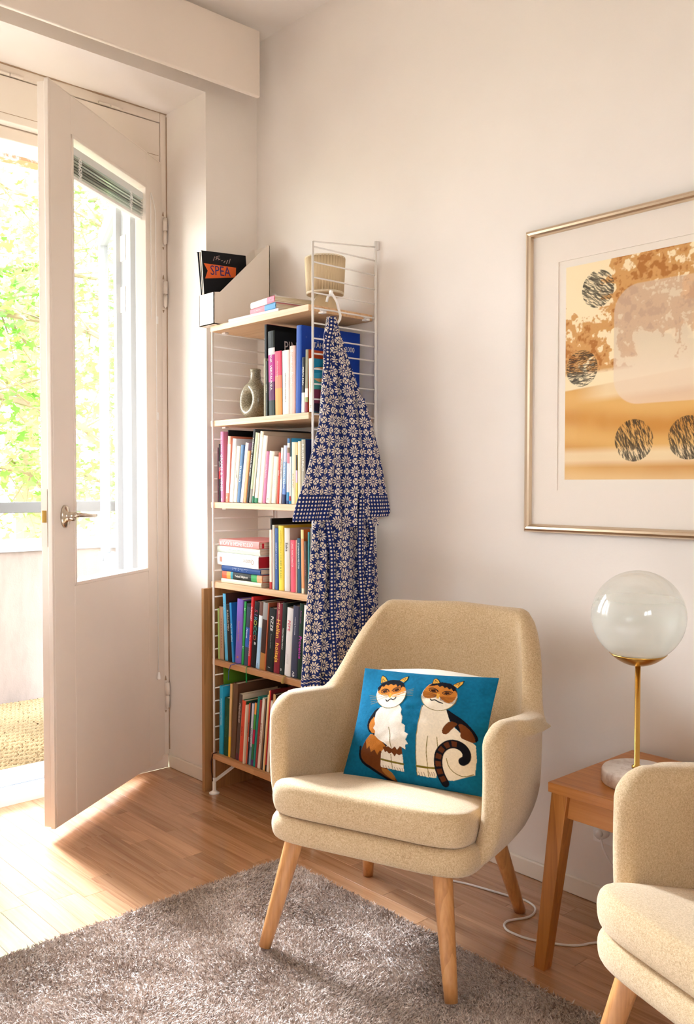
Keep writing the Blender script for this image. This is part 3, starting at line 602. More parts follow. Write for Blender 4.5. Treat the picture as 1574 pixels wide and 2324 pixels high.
SN = 'second book shelf'
row([
 (122, 148, 120, 400, 'sw' and [(1, '5a1f33')], 'slim maroon book at the left end of the second shelf', {'d': .14}),
 (152, 183, 150, 358, [(.40, '2a2626'), (.60, 'c22a2e'), (1, '221f20')], 'black book with a red blot on its spine', {'d': .16, 'title': [('LENNOSSA', .62, .006, 'c9c4bf')]}),
 (186, 240, 186, 210, [(1, 'd58ab0')], 'pink wine book lettered GRAPES & WINES', {'d': .19, 'title': [('GRAPES & WINES', .42, .0145, 'fbeef4'), ('OZ CLARKE', .83, .009, 'f6dce8'), ('Œ', .04, .009, 'fbeef4')]}),
 (246, 262, 250, 192, [(1, '14171b')], 'big black book behind the white paperbacks on the second shelf', {'d': .25, 'set': .02}),
 (264, 300, 292, 265, [(.14, 'e58f72'), (.88, 'f0e9e0'), (1, 'e6b79c')], 'white paperback with orange ends leaning on the second shelf', {'d': .15, 'title': [('N', .07, .007, 'ffffff')]}),
 (308, 350, 350, 295, [(1, 'e9e5e4')], 'thick off-white book leaning right of the orange-ended one', {'d': .15}),
 (356, 396, 402, 385, [(1, 'ede3cf')], 'cream paperback with small black lettering TOVERI', {'d': .14, 'title': [('TOVERI', .5, .007, '3d3a35')]}),
 (400, 434, 450, 370, [(1, '5b7fa6')], 'slate blue book lettered TUOKIO', {'d': .15, 'title': [('TUOKIO', .5, .0125, 'd8e4ec')]}),
 (436, 474, 502, 345, [(1, 'eee7e6')], 'white paperback leaning between the slate blue and orange books', {'d': .15, 'cover': 'c9a9c4'}),
 (478, 508, 525, 440, [(1, 'eda76e')], 'orange paperback leaning on the second shelf', {'d': .14}),
 (511, 541, 597, 182, [(1, '252422')], 'tall black book with tiny white lettering leaning on the second shelf', {'d': .26, 'cover': '4a4a49', 'title': [('KORIANDERI  KAIKKI MAUSTEET', .62, .0075, 'e8e6e0')]}),
 (544, 574, 612, 225, [(.2, '9a958c'), (1, 'c3cfa4')], 'light green leaning book on the second shelf', {'d': .17}),
 (577, 600, 640, 230, [(.1, '2f7a5c'), (1, 'e8cdb8')], 'narrow salmon-tinted book leaning on the second shelf', {'d': .17}),
 (603, 645, 668, 210, [(.07, '3a8a5f'), (.92, 'f2ebdd'), (1, 'eddcc0')], 'tall cream book with a green mark leaning on the second shelf', {'d': .24, 'cover': 'd9c6ad'}),
 (649, 700, 700, 262, [(1, 'eee2d6')], 'wide cream book with a beige cover leaning on the second shelf', {'d': .23, 'cover': 'cbb299'}),
 (704, 740, 704, 450, [(1, 'cc7ba0')], 'mauve pink paperback on the second shelf', {'d': .12, 'title': [('TUTTU JUTTU', .62, .006, 'f2d7e4')]}),
 (743, 800, 743, 450, [(1, 'eee5d2')], 'thick cream paperback right of the mauve one', {'d': .12, 'title': [('o', .08, .008, '6f8f5c')]}),
 (808, 864, 808, 510, [(1, 'e4e0cf')], 'short speckled ivory book with green dots', {'d': .11, 'title': [('. . : . : .. : . :', .5, .010, '6e8a66')]}),
 (876, 901, 874, 460, [(1, 'd9503c')], 'narrow red paperback on the second shelf', {'d': .12, 'title': [('HIRVI', .6, .006, 'f4d9d0')]}),
 (904, 931, 901, 402, [(.2, 'ded6dc'), (1, 'efeae4')], 'white paperback with a navy cover right of the red one', {'d': .13, 'cover': '273a63', 'title': [('RAUHALLINEN TARINA', .62, .0055, '4a4550')]}),
 (934, 978, 931, 376, [(.16, '2c3560'), (.34, '6b8dcc'), (.72, '8db3dd'), (1, 'c9cfe8')], 'light blue book lettered The NORTHERN TRAIN', {'d': .13, 'title': [('NORTHERN TRAIN', .52, .0095, 'eef4fb')]}),
 (988, 1020, 986, 290, [(.05, '2c4c8a'), (.18, '3d8fc4'), (.62, 'f0e3e6'), (.78, 'd98a98'), (.86, '8a6848'), (.93, 'e9dfd4'), (1, '3d6ea0')], 'white paperback with blue and pink bands on the second shelf', {'d': .14}),
 (1024, 1044, 1024, 286, [(.05, '3aa2d8'), (.12, 'c43a3a'), (.72, 'f2ede6'), (1, '2a2a2c')], 'white and black narrow book on the second shelf', {'d': .14}),
 (1047, 1098, 1045, 335, [(1, 'f0e3c4')], 'wide butter-coloured book on the second shelf', {'d': .13, 'title': [('Suvi ja Talvi', .38, .008, 'a79468')]}),
 (1101, 1124, 1098, 340, [(.35, 'f0d774'), (.55, 'd7c0e0'), (.8, '33302c'), (1, 'e8cf9c')], 'narrow yellow and black banded book', {'d': .13}),
 (1128, 1163, 1128, 322, [(1, 'f1e6c8')], 'cream book left of the navy one lettered RIKUSTUNUT', {'d': .13}),
 (1167, 1215, 1167, 302, [(1, 'aaa391')], 'grey-beige spined navy book lettered RIKUSTUNUT', {'d': .14, 'cover': '1a2450', 'title': [('RIKUSTUNUT', .72, .012, 'f0eee6')]}),
], 5.247, 460, 940, 2, .15)

row([
 (788, 818, 786, 220, [(.12, 'b8332e'), (1, 'ecdcc8')], 'cream book with a red foot beside the flat stack', {'d': .15}),
 (824, 850, 822, 165, [(1, 'c9c8ba')], 'tall pale grey book on the third shelf', {'d': .2}),
 (854, 894, 850, 200, [(1, '3a5c96')], 'navy blue book with white speckled lettering beside the yellow one', {'d': .17, 'title': [('KESÄISET RAVINTOLAT', .55, .007, 'b9c8e4')]}),
 (900, 960, 890, 172, [(1, 'f0d34a')], 'bright yellow book with faint green lettering', {'d': .2, 'title': [('KASVISTEN AIKA', .75, .0085, 'c9b13a'), ('JUURES & KAALI', .36, .0095, '8fa048')]}),
 (966, 1030, 962, 200, [(1, 'd6d1cb')], 'tall pale grey book with a big black S on its cover', {'d': .25, 'cover': 'b9a798', 'title': [('Saka', .70, .014, '2e2b2a')]}),
 (1040, 1102, 1034, 345, [(1, 'e0566a')], 'coral red book lettered UNO FORTUNATO', {'d': .13, 'title': [('UNO FORTUNATO', .72, .0075, 'f7d5d3')]}),
 (1105, 1118, 1105, 345, [(1, 'c9a894')], 'thin tan book right of the coral red one', {'d': .13}),
 (1120, 1165, 1112, 322, [(1, '24526c')], 'dark teal book with a pale lettered spine', {'d': .14, 'title': [('SYLVANIAN KEITTIO', .68, .0075, 'dfe6e6')]}),
 (1170, 1204, 1155, 220, [(.08, 'ecdfc2'), (.86, 'f0a06c'), (1, 'ecd692')], 'orange book with a yellow top on the third shelf', {'d': .16, 'cover': 'c4581f'}),
 (1207, 1242, 1195, 360, [(1, '4d463e')], 'short dark brown book right of the orange one', {'d': .13, 'title': [('SINIVUOKKO', .5, .007, 'b06a6a')]}),
 (1246, 1266, 1240, 250, [(1, '3d8a90')], 'narrow teal book next to the robe', {'d': .15}),
 (1270, 1312, 1266, 205, [(1, '55524c')], 'grey book half hidden by the robe on the third shelf', {'d': .18, 'cover': 'c0a070'}),
], 5.247, 460, 1160, 3, .15)
bk = book('book', 0.010, 0.249, 0.245, [(1, '2a2622')], cover='2a2622', label='tall dark book behind the grey and coral ones on the third shelf'); 
bk.location = (at(460 + 900 / 5.247, 1200, 1, -.2)[0] + .03, -0.262, TOP[3] + .0006)
for o in list(bpy.data.objects):
    if o.get('label', '').startswith('tall pale grey book with a big black S'):
        bb = [Vector(c) for c in o.bound_box]; w_ = max(c.x for c in bb); h_ = max(c.z for c in bb)
        quad_text('S', .040, flat('1d1b1a'), o, (w_ + .0004, .145, h_ * .86), (PI / 2, 0, PI / 2), name='cover_letter')
# flat stack: (xl, ytopL, xr, ytopR, ybotL, colours...)
def flatbook(x0, x1, z0, z1, yf, depth, rz, bands, label, title=None, tcol='ffffff', tsize=.014, flip=False, cover=None, name='book'):
    L, wd = x1 - x0, z1 - z0
    bk = book(name, wd, L, depth, bands, cover=cover, label=label)
    # book axes: thickness X -> up, height Z -> along world X
    R_ = Matrix(((0, 0, 1), (0, 1, 0), (-1, 0, 0))).transposed() if False else Matrix(((0, 0, 1), (0, 1, 0), (1, 0, 0)))
    R_ = Matrix(((0, 0, 1), (0, 1, 0), (-1, 0, 0)))   # x->-z, z->x
    bk.matrix_world = Matrix.Translation((x0, yf, z1)) @ Matrix.Rotation(rz, 4, 'Z') @ R_.to_4x4()
    if title:
        body, zf, sz = title
        quad_text(body, sz, flat(tcol), bk, (wd / 2, -.0004, L * zf), (PI / 2, (PI / 2) if not flip else -PI / 2, 0))
    return bk
ZT = TOP[3] + .0006
def px(u, y, z): 
    lo, hi = -.3, .9
    for _ in range(40):
        mid = (lo + hi) / 2; q = RC @ (np.array([mid, y, z]) - CP); uu = 787 + F_PX * q[0] / q[2]
        if uu < u: lo = mid
        else: hi = mid
    return lo
stack = [  # left px, right px, thickness, rz, bands, label, title
 (503, 611, .0155, .00, [(1, 'dcdcc2')], 'pale green-white book at the bottom of the flat stack', None, 'ffffff', .0, False, .20),
 (505, 609, .0270, .01, [(.12, 'd9603c'), (.22, 'e0a050'), (.28, '2f8fa0'), (.74, '232622'), (.88, '3fa05a'), (1, 'e0a878')], 'rainbow-edged book with a black label in the flat stack', ('Yotuuli hiljainen', .50, .0125), 'f0ece2', 0, True, .19),
 (504, 607, .0215, -.02, [(1, '1c4480')], 'dark blue book with worn white edge in the flat stack', ('. : ... : : .. :: . : .. :', .5, .016), 'dfe6e8', 0, False, .19),
 (486, 604, .0470, -.05, [(1, 'f3f0ee')], 'thick white slipcase with a red lining in the flat stack', ('Quatre', .78, .024), 'b9a692', 0, False, .20),
 (494, 607, .0235, -.02, [(.86, 'cfd6c4'), (1, 'e2dcc8')], 'worn patterned grey-green book below the pink one', ('~ . ~~ . ~ ~ . ~~', .45, .014), '9ab0a2', 0, False, .19),
 (498, 600, .0255, -.04, [(1, 'e79a94')], 'pink cookbook topmost of the flat stack', ('OTTOLENGHI FLAVOUR', .44, .0205), 'fdf2ee', 0, False, .19)]
z = ZT
for (l, r, th, rz, bands, lab, title, tc, _, fl, dp) in stack:
    x0, x1 = max(px(l, -.285, z), .007), px(r, -.285, z)
    bk = flatbook(x0, min(x1, .285), z, z + th, -.288, dp, rz, bands, lab, title, tc, flip=fl, cover={'thick white slipcase with a red lining in the flat stack': 'f3f0ee'}.get(lab))
    if 'slipcase' in lab:
        MB().box(.004, th - .004, .003, dp - .004, (min(x1, .285) - x0) + .0003, (min(x1, .285) - x0) + .0012).build('red_lining', flat('a3202c'), bk)
        MB().box(th * .35, th * .75, -.0006, -.0001, .02, .036).build('red_stamp', flat('d98a78'), bk)
    if 'pink' in lab[:5]:
        MB().box(.004, th - .004, .003, .012, (x1 - x0) - .0005, (x1 - x0) + .0008).build('red_endpaper', flat('b0202c'), bk)
    z += th + .0008

row([
 (138, 165, 130, 310, [(1, 'a8c77a')], 'slim light green book at the left end of the fourth shelf', {'d': .15}),
 (176, 242, 162, 288, [(1, 'b39276')], 'floral-patterned beige book at the left of the fourth shelf', {'d': .15, 'cover': '5b4a30', 'title': [('* * * * * * * * * * *', .5, .012, '8a5a50')]}),
 (258, 294, 180, 135, [(1, '5fb4dc')], 'tall sky blue leaning book on the fourth shelf', {'d': .2, 'cover': '4a2f28', 'title': [('KESAN KASVIKSET', .4, .007, 'a9dcf0'), ('KIRJA', .82, .010, '9ad3ea')]}),
 (299, 343, 235, 262, [(1, '27231f')], 'black leaning book lettered ELASSAAN between two blue ones', {'d': .17, 'cover': 'd6cec6', 'title': [('ELASSAAN MEILI', .72, .0085, 'd9cdb8')]}),
 (346, 370, 275, 245, [(1, '2a86c2')], 'blue book with pale lettering leaning beside the purple one', {'d': .19, 'cover': '1c5f9c', 'title': [('Fisk och sallad', .5, .0095, 'bfe0f2')]}),
 (376, 446, 405, 207, [(1, '7c5fb4')], 'purple book with gold lettering on the fourth shelf', {'d': .18, 'title': [('Kuninkaan keittio', .5, .0085, 'c08a78'), ('&', .10, .012, 'c9873a')]}),
 (452, 478, 490, 237, [(1, '2f9a4c')], 'green book with white figures on the fourth shelf', {'d': .2, 'cover': '123f24', 'title': [('21', .88, .0085, 'e6f4e6'), ('21', .28, .0085, 'e6f4e6')]}),
 (481, 527, 520, 262, [(.30, '394a5e'), (.62, '3a5fb0'), (.95, '3a4a58'), (1, '23303a')], 'dark slate book with a blue spine panel lettered Nopsat', {'d': .17, 'title': [('Nopsat', .52, .0095, 'e4eaf4')]}),
 (530, 555, 575, 183, [(1, 'd12f33')], 'red book lettered PUNAISET on the fourth shelf', {'d': .2, 'title': [('PUNAISET', .76, .0125, 'f6dcd8'), ('Puna viherpiperryksiä', .3, .007, 'f2c8c4')]}),
 (560, 618, 612, 240, [(1, '17181a')], 'black book lettered SIROCCO in coloured capitals', {'d': .19, 'title': [('S', .86, .0185, 'b0405a'), ('I', .80, .0185, '8a6ab0'), ('R', .745, .0185, '4a90a8'), ('O', .68, .020, 'a8b048'), ('C', .60, .020, '4aa078'), ('C', .53, .020, '3f9a88'), ('O', .455, .020, 'b05a3c'), ('*', .37, .028, 'ffffff')]}),
 (622, 664, 668, 242, [(.62, 'a9cbea'), (.80, 'dfe9ee'), (1, '6a4a40')], 'light blue book with a food photograph top on the fourth shelf', {'d': .17, 'cover': 'c9c4ba', 'title': [('PUHU', .04, .006, '3f70a8')]}),
 (668, 728, 714, 250, [(.25, 'a8743c'), (.75, '3a261e'), (1, '8f8e8c')], 'brown photographic book on the fourth shelf', {'d': .17, 'cover': '6a4a34'}),
 (731, 742, 776, 255, [(1, 'b4583a')], 'thin rust-coloured book left of the black PIZZE book', {'d': .2, 'cover': '8a4a30'}),
 (745, 828, 790, 318, [(1, '1a1e1d')], 'thick black book lettered PIZZE', {'d': .16, 'title': [('PIZZE', .76, .0165, 'f4f2ee'), ('Kotoista herkkua', .48, .006, '8d918f'), ('J', .06, .010, 'e8e8e8')]}),
 (832, 899, 874, 256, [(1, '7c2330')], 'maroon book with yellow script lettering', {'d': .18, 'title': [('Hellan  hoitaja', .46, .0210, 'f0c24a'), ('ANNA HERVONEN', .87, .0065, 'e8c8a0')]}),
 (902, 952, 938, 250, [(1, '1f2a26')], 'black-green book with tiny letters right of the maroon one', {'d': .18, 'title': [('PERINTEIDEN MAKU', .5, .0065, 'd8dcd4'), ('m', .07, .009, 'f0f0f0')]}),
 (962, 1032, 1000, 312, [(1, 'd9d6d4')], 'white marbled book with red lettering on the fourth shelf', {'d': .16, 'title': [('PEPE', .74, .015, 'c2304a'), ('JANTE', .25, .010, 'c9c6c4')]}),
 (1036, 1110, 1070, 288, [(1, '3a3c50')], 'dark slate book marked AB at its foot', {'d': .17, 'title': [('meaning Suomessa', .72, .0065, 'c9cad4'), ('AB', .05, .012, 'f2f2f4')]}),
 (1115, 1166, 1142, 258, [(1, '16301f')], 'dark green book with magenta lettering', {'d': .18, 'title': [('Provence', .42, .0165, 'c83ab8'), ('Ruokia maalta', .82, .006, 'a04a98')]}),
 (1169, 1232, 1198, 282, [(1, 'e9e4e0')], 'white book beside the robe on the fourth shelf', {'d': .16}),
], 5.247, 460, 1320, 4, .17)

row([
 (300, 366, 322, 608, [(1, '1f4a34')], 'dark green book with faint lettering behind the turquoise binder', {'d': .17, 'title': [('MAALAISLINNA', .5, .009, '3f7a58')]}),
 (368, 400, 400, 405, [(.28, 'efc03a'), (1, 'd9b57c')], 'tall tan book with a yellow foot on the lowest shelf', {'d': .2, 'cover': 'b08a58'}),
 (405, 470, 450, 395, [(1, '6a4e3c')], 'thick brown cloth book on the lowest shelf', {'d': .24, 'cover': '5a3c2a'}),
 (474, 522, 536, 562, [(.10, '5a3040'), (1, '54443f')], 'dark brown book lettered FRIENDSHIP', {'d': .18, 'cover': 'd8c8b0', 'title': [('FRIENDSHIP', .72, .011, 'c9b8b0')]}),
 (526, 582, 576, 655, [(1, 'd9523c')], 'orange-red book on the lowest shelf', {'d': .15, 'cover': '1d5a38', 'title': [('Santa Fe', .5, .0085, 'a03a2a')]}),
 (585, 606, 630, 725, [(1, 'ddd3bd')], 'thin cream booklet leaning out over the shelf edge', {'d': .13, 'set': -.008}),
 (610, 644, 662, 690, [(1, 'd0583c')], 'rust-red booklet with dark lettering', {'d': .15, 'title': [('Petra ja pata', .6, .008, '5a2a20')]}),
 (647, 668, 700, 672, [(1, '2a2c38')], 'thin black booklet on the lowest shelf', {'d': .15, 'title': [('Kivinen', .4, .007, 'e0e0e4')]}),
 (671, 702, 728, 702, [(.3, '6f98b0'), (.5, 'c9d4e0'), (1, 'cdd0e6')], 'pale blue-grey booklet on the lowest shelf', {'d': .15, 'title': [('KIKUMMI JOULUUN', .42, .0075, '23262c')]}),
 (705, 734, 770, 690, [(.1, '5a3a70'), (.35, '2f7a48'), (.58, 'c42a50'), (.82, '4a9a3c'), (1, 'efa650')], 'multicoloured booklet of orange, green and crimson', {'d': .15}),
 (738, 766, 815, 600, [(1, '1f8a80')], 'teal booklet on the lowest shelf', {'d': .17}),
 (769, 798, 845, 650, [(1, '9a3a3c')], 'dark red booklet on the lowest shelf', {'d': .17, 'title': [('. . . . . . . . . . .', .6, .008, 'd8b8a8')]}),
 (801, 838, 882, 622, [(1, 'e2ddd2')], 'white booklet with brown lettering on the lowest shelf', {'d': .17, 'title': [('DAMN KOTISEN', .5, .0085, '9a5a30')]}),
 (842, 864, 902, 640, [(1, '8a6a56')], 'thin brown booklet on the lowest shelf', {'d': .17}),
 (866, 882, 915, 620, [(1, '2c2826')], 'thin black dotted booklet on the lowest shelf', {'d': .17, 'title': [('. . . . . . . . . .', .5, .008, 'e8e2d8')]}),
 (885, 901, 922, 560, [(1, 'eadcbc')], 'thin cream booklet left of the tall red one', {'d': .18}),
 (903, 916, 930, 495, [(1, 'f0c070')], 'thin amber booklet left of the tall red one', {'d': .18}),
 (918, 936, 948, 492, [(.08, '2a2626'), (1, 'c42a34')], 'tall narrow red book on the lowest shelf', {'d': .25, 'cover': '6a1f24'}),
 (939, 970, 955, 645, [(1, 'efe8dc')], 'cream booklet right of the tall red book', {'d': .17}),
 (973, 1010, 990, 548, [(1, 'c4a070')], 'tan book with a dark brown cover beside the armchair', {'d': .22, 'cover': '3a2418'}),
 (1015, 1068, 1010, 1220, [(1, 'e9dfd8')], 'short white box file beside the armchair on the lowest shelf', {'d': .2, 'set': -.012}),
], 6.56, 460, 1490, 5, .16, y0=-0.29)
# turquoise ring binder and green notebook with wire spirals
def spiralbook(label, w_, h_, d_, col, loc, lean, coils, rx, cover=None, title=None):
    bk = book('notebook', w_, h_, d_, [(1, col)], cover=cover or col, label=label, cat='notebook', rnd=.0005)
    bk.location = loc; bk.rotation_euler = (0, lean, 0)
    mb = MB()
    for i in range(coils):
        z_ = h_ * (.04 + .92 * i / (coils - 1)); mb.tube([(w_ * .2 + rx * math.cos(a) - rx * .8, .004 + rx * .7 * math.sin(a), z_ + .0008 * a) for a in [k * PI / 5 for k in range(11)]], .0008, 5)
    mb.build('wire_spiral', M_chrome, bk, True)
    if title: quad_text(title, .008, flat('d8f2f8'), bk, (w_ / 2, -.0004, h_ * .62), (PI / 2, PI / 2, 0))
    return bk
zt = TOP[5] + .0006
xa = px(460 + 228 / 6.56, -.29, zt)
spiralbook('turquoise wire-bound notebook at the left of the lowest shelf', .022, .262, .18, '2aa5cf', (max(xa + .003, .0185), -.29, zt), .02, 26, .006, title='MUISTIINPANOT KEITTIOSSA')
spiralbook('tall green spiral notebook behind the turquoise one', .008, .335, .21, '4f7a1f', (.0075, -.262, zt), .0, 34, .006, cover='5f8a24')

# hanging ribbon bookmarks
def ribbon(label, pts, r, col): 
    o = MB().tube(pts, r, 5).build('ribbon_bookmark', flat(col, .7), None, True); tag(o, label, 'bookmark', None); return o
P1 = at(522, 1517, 1, -.302); P2 = at(560, 1519, 1, -.302)
ribbon('blue ribbon bookmark hanging from a fourth-shelf book', [(P1[0] + .04, -.284, TOP[4] + .004), (P1[0] + .03, -.300, TOP[4] + .003), (P1[0] + .008, -.306, TOP[4] - .004), (P1[0] - .004, -.306, TOP[4] - .03), (P1[0] - .006, -.306, TOP[4] - .062)], .0014, '3a4fa0')
ribbon('green ribbon bookmark with a frayed end', [(P2[0] - .01, -.284, TOP[4] + .003), (P2[0] - .003, -.301, TOP[4] + .003), (P2[0], -.306, TOP[4] - .006), (P2[0] + .002, -.306, TOP[4] - .03), (P2[0] + .003, -.306, TOP[4] - .052)], [.0015, .0015, .0015, .002, .0035], '1f8a4c')
P3 = at(644, 1550, 1, -.302)
ribbon('straw-coloured tassel bookmark on the fourth shelf edge', [(P3[0] + .004, -.296, TOP[4] + .004), (P3[0], -.302, TOP[4] + .003), (P3[0] - .002, -.306, TOP[4] - .008), (P3[0] - .002, -.306, TOP[4] - .020)], [.003, .004, .005, .006], 'a88a50')
ribbon('dark brown leather bookmark hanging from the lowest shelf', [(xa + .004, -.296, zt + .006), (xa - .004, -.312, zt), (xa - .010, -.314, zt - .03), (xa - .008, -.314, zt - .07), (xa - .002, -.314, zt - .105)], [.0022, .0025, .003, .0025, .0015], '3a1f18')
# ================================================================ THINGS ON THE TOP BOARD
mh = MB(); hx0, hx1, hy0, hy1 = -0.062, 0.036, -0.318, -0.055; z0 = TOP[0] + .0006; zf, zb_ = z0 + .118, z0 + .335
t_ = .003
mh.box(hx0, hx1, hy0, hy1, z0, z0 + t_); mh.box(hx0, hx1, hy0, hy0 + t_, z0, zf); mh.box(hx0, hx1, hy1 - t_, hy1, z0, zb_)
for xs in (hx0, hx1 - t_):
    prof = [(hy0, z0), (hy1, z0), (hy1, zb_), (hy1 - .012, zb_), (hy0 + .03, zf + .004), (hy0, zf)]
    vs = [(xs, a, b) for a, b in prof] + [(xs + t_, a, b) for a, b in prof]; n = len(prof)
    mh.add(vs, [tuple(range(n))[::-1], tuple(range(n, 2 * n))] + [(i, (i + 1) % n, n + (i + 1) % n, n + i) for i in range(n)])
o = mh.build('magazine_file', mat('white_card', 'e8ddd2', .6)); tag(o, 'white magazine file on the left end of the top board', 'magazine file')
M_mag = ['1c2030', 'd8d2c8', '2a2428', 'c8c0b8', '15161a']
def mag(x, th, col, label, text=False, lean=0.0, top=.0):
    m_ = MB(); dz = .275 + top; m_.box(0, th, 0, .205, 0, dz); o = m_.build('magazine', flat(col, .35)); tag(o, label, 'magazine')
    o.matrix_world = Matrix.Translation((x, -.306, z0 + .005)) @ Matrix.Rotation(lean, 4, 'X')
    MB().box(th * .15, th * .85, -.0004, .0, .002, dz - .002).build('page_edges', flat('d9d0c4'), o)
    if text:
        X_ = th + .0004
        e = MB(); e.add([(X_, .008, .175), (X_, .150, .190), (X_, .155, .228), (X_, .006, .232), (X_, .022, .205)], [(0, 1, 2, 3, 4)]); e.build('orange_banner', flat('ea6a32'), o)
        quad_text('SPEA', .052, flat('2c2a6a'), o, (X_ + .0004, .080, .207), (PI / 2, 0, PI / 2), name='title_lettering', sx=.85)
        e = MB()
        for k in range(7): 
            a = k * .9; e.tube([(X_, .05 + .012 * k, .245 + .006 * math.sin(a)), (X_, .058 + .012 * k, .255 + .006 * math.cos(a))], .0012, 4)
        e.tube([(X_, .065, .262), (X_, .080, .266), (X_, .075, .255), (X_, .062, .258)], .001, 4); e.build('cover_drawing', flat('b59a92'), o)
mag(hx0 + .008, .005, '1c2030', 'dark blue magazine leftmost in the white magazine file', lean=.10, top=.0)
mag(hx0 + .016, .004, 'cfc6bb', 'pale-edged magazine in the white magazine file', lean=.08, top=-.002)
mag(hx0 + .023, .006, '101116', 'black magazine lettered SPEA in the white magazine file', text=True, lean=.07, top=.004)
def lyingbook(x0, x1, yf, d, z, th, bands, label, rz, title=None, tcol='ffffff'):
    return flatbook(x0, x1, z, z + th, yf, d, rz, bands, label, title, tcol)
z_ = TOP[0] + .0006
lyingbook(px(518, -.292, z_), px(632, -.29, z_) + .0, -.292, .16, z_, .011, [(1, 'efeae8')], 'thin white book at the bottom of the small stack', .0)
lyingbook(px(567, -.275, z_), px(633, -.275, z_), -.275, .19, z_ + .0118, .022, [(.58, 'e48f9c'), (1, '5f9fd0')], 'pink and blue spined book in the middle of the small stack', -.10, ('Kalevalan kisa', .3, .008), 'f8dfe2')
lyingbook(px(569, -.275, z_), px(634, -.275, z_), -.277, .195, z_ + .0346, .022, [(.70, 'efe9e6'), (1, 'e98aa0')], 'white and pink spined book topmost of the small stack', -.13, ('M', .86, .010), 'fbeef0')
# ring vase
vc = Vector((0.088, -0.165, TOP[1] + .0006)); vm = mat('speckled_glaze', '8a7d68', .16); n, b, t = nodes(vm)
f = n.noise(t.outputs['Object'], 260, 2, .8); g = n.noise(t.outputs['Object'], 14, 3)
c_ = n.ramp(f, [(.35, lin('746a57')), (.5, lin('a3987f')), (.68, lin('cdc4ac'))]); n.nt.links.new(n.mix(n.m('MULTIPLY', g, .6), c_, lin('7a7260')), b.inputs['Base Color'])
def ringvase():
    nu, nv = 56, 24; P = np.zeros((nu, nv + 1, 3))
    for i in range(nu):
        a = 2 * PI * i / nu; cx_, cz_ = math.cos(a), math.sin(a)
        rr = .0245 * (1 + .12 * max(0, -cz_)); cen = np.array([.0445 * cx_, 0, .077 + .049 * cz_])
        for j in range(nv + 1):
            bb = 2 * PI * j / nv; P[i, j] = cen + np.array([cx_, 0, cz_]) * rr * math.cos(bb) + np.array([0, 1, 0]) * .040 * (1 + .15 * max(0, -cz_)) * math.sin(bb)
    P[:, :, 2] = np.maximum(P[:, :, 2], 0.0005)
    return grid_mesh('ring_vase', P, vm, close_u=True)
o = ringvase(); o.location = vc; o.rotation_euler = (0, 0, math.radians(-4)); tag(o, 'glazed brown ring-shaped ceramic vase on the top book shelf', 'vase')
nk = MB(); nk.lathe([(.048, .112), (.040, .130), (.028, .146), (.021, .158), (.0195, .180), (.0205, .190), (.022, .194), (.0195, .197), (.0165, .192), (.016, .16), (.0, .155)], (0, 0, 0), 32); nk.build('neck', vm, o, True)
# small pleated lamp on the top board
lx, ly = 0.452, -0.13; lz = TOP[0] + .0006
lp = empty('pleated_lamp', (lx, ly, lz)); tag(lp, 'small pleated cream table lamp on the top board behind the ladder', 'lamp')
M_pleat = mat('pleated_paper', 'e6cfa8', .8)
def pleat(prof, n, amp, name, mt, parent):
    nn = n * 2; P = np.zeros((nn, len(prof), 3))
    for i in range(nn):
        a = 2 * PI * i / nn; k = amp if i % 2 else -amp
        for j, (r, z) in enumerate(prof): P[i, j] = ((r + k) * math.cos(a), (r + k) * math.sin(a), z)
    return grid_mesh(name, P, mt, parent, close_u=True, smooth=False)
o = pleat([(.064, .072), (.0695, .195)], 40, .0028, 'lamp_shade', M_pleat, lp); s = o.modifiers.new('t', 'SOLIDIFY'); s.thickness = .0012
MB().lathe([(.0625, .068), (.066, .068), (.0665, .076), (.063, .076), (.0625, .068)], n=48).lathe([(.068, .193), (.071, .193), (.071, .198), (.068, .198), (.068, .193)], n=48).lathe([(.0, .0695), (.0625, .0695)], n=48).build('shade_rim', flat('e9dcc4', .7), lp, True)
pleat([(.052, .0), (.048, .015), (.030, .064), (.028, .072)], 32, .0024, 'lamp_base', M_pleat, lp)
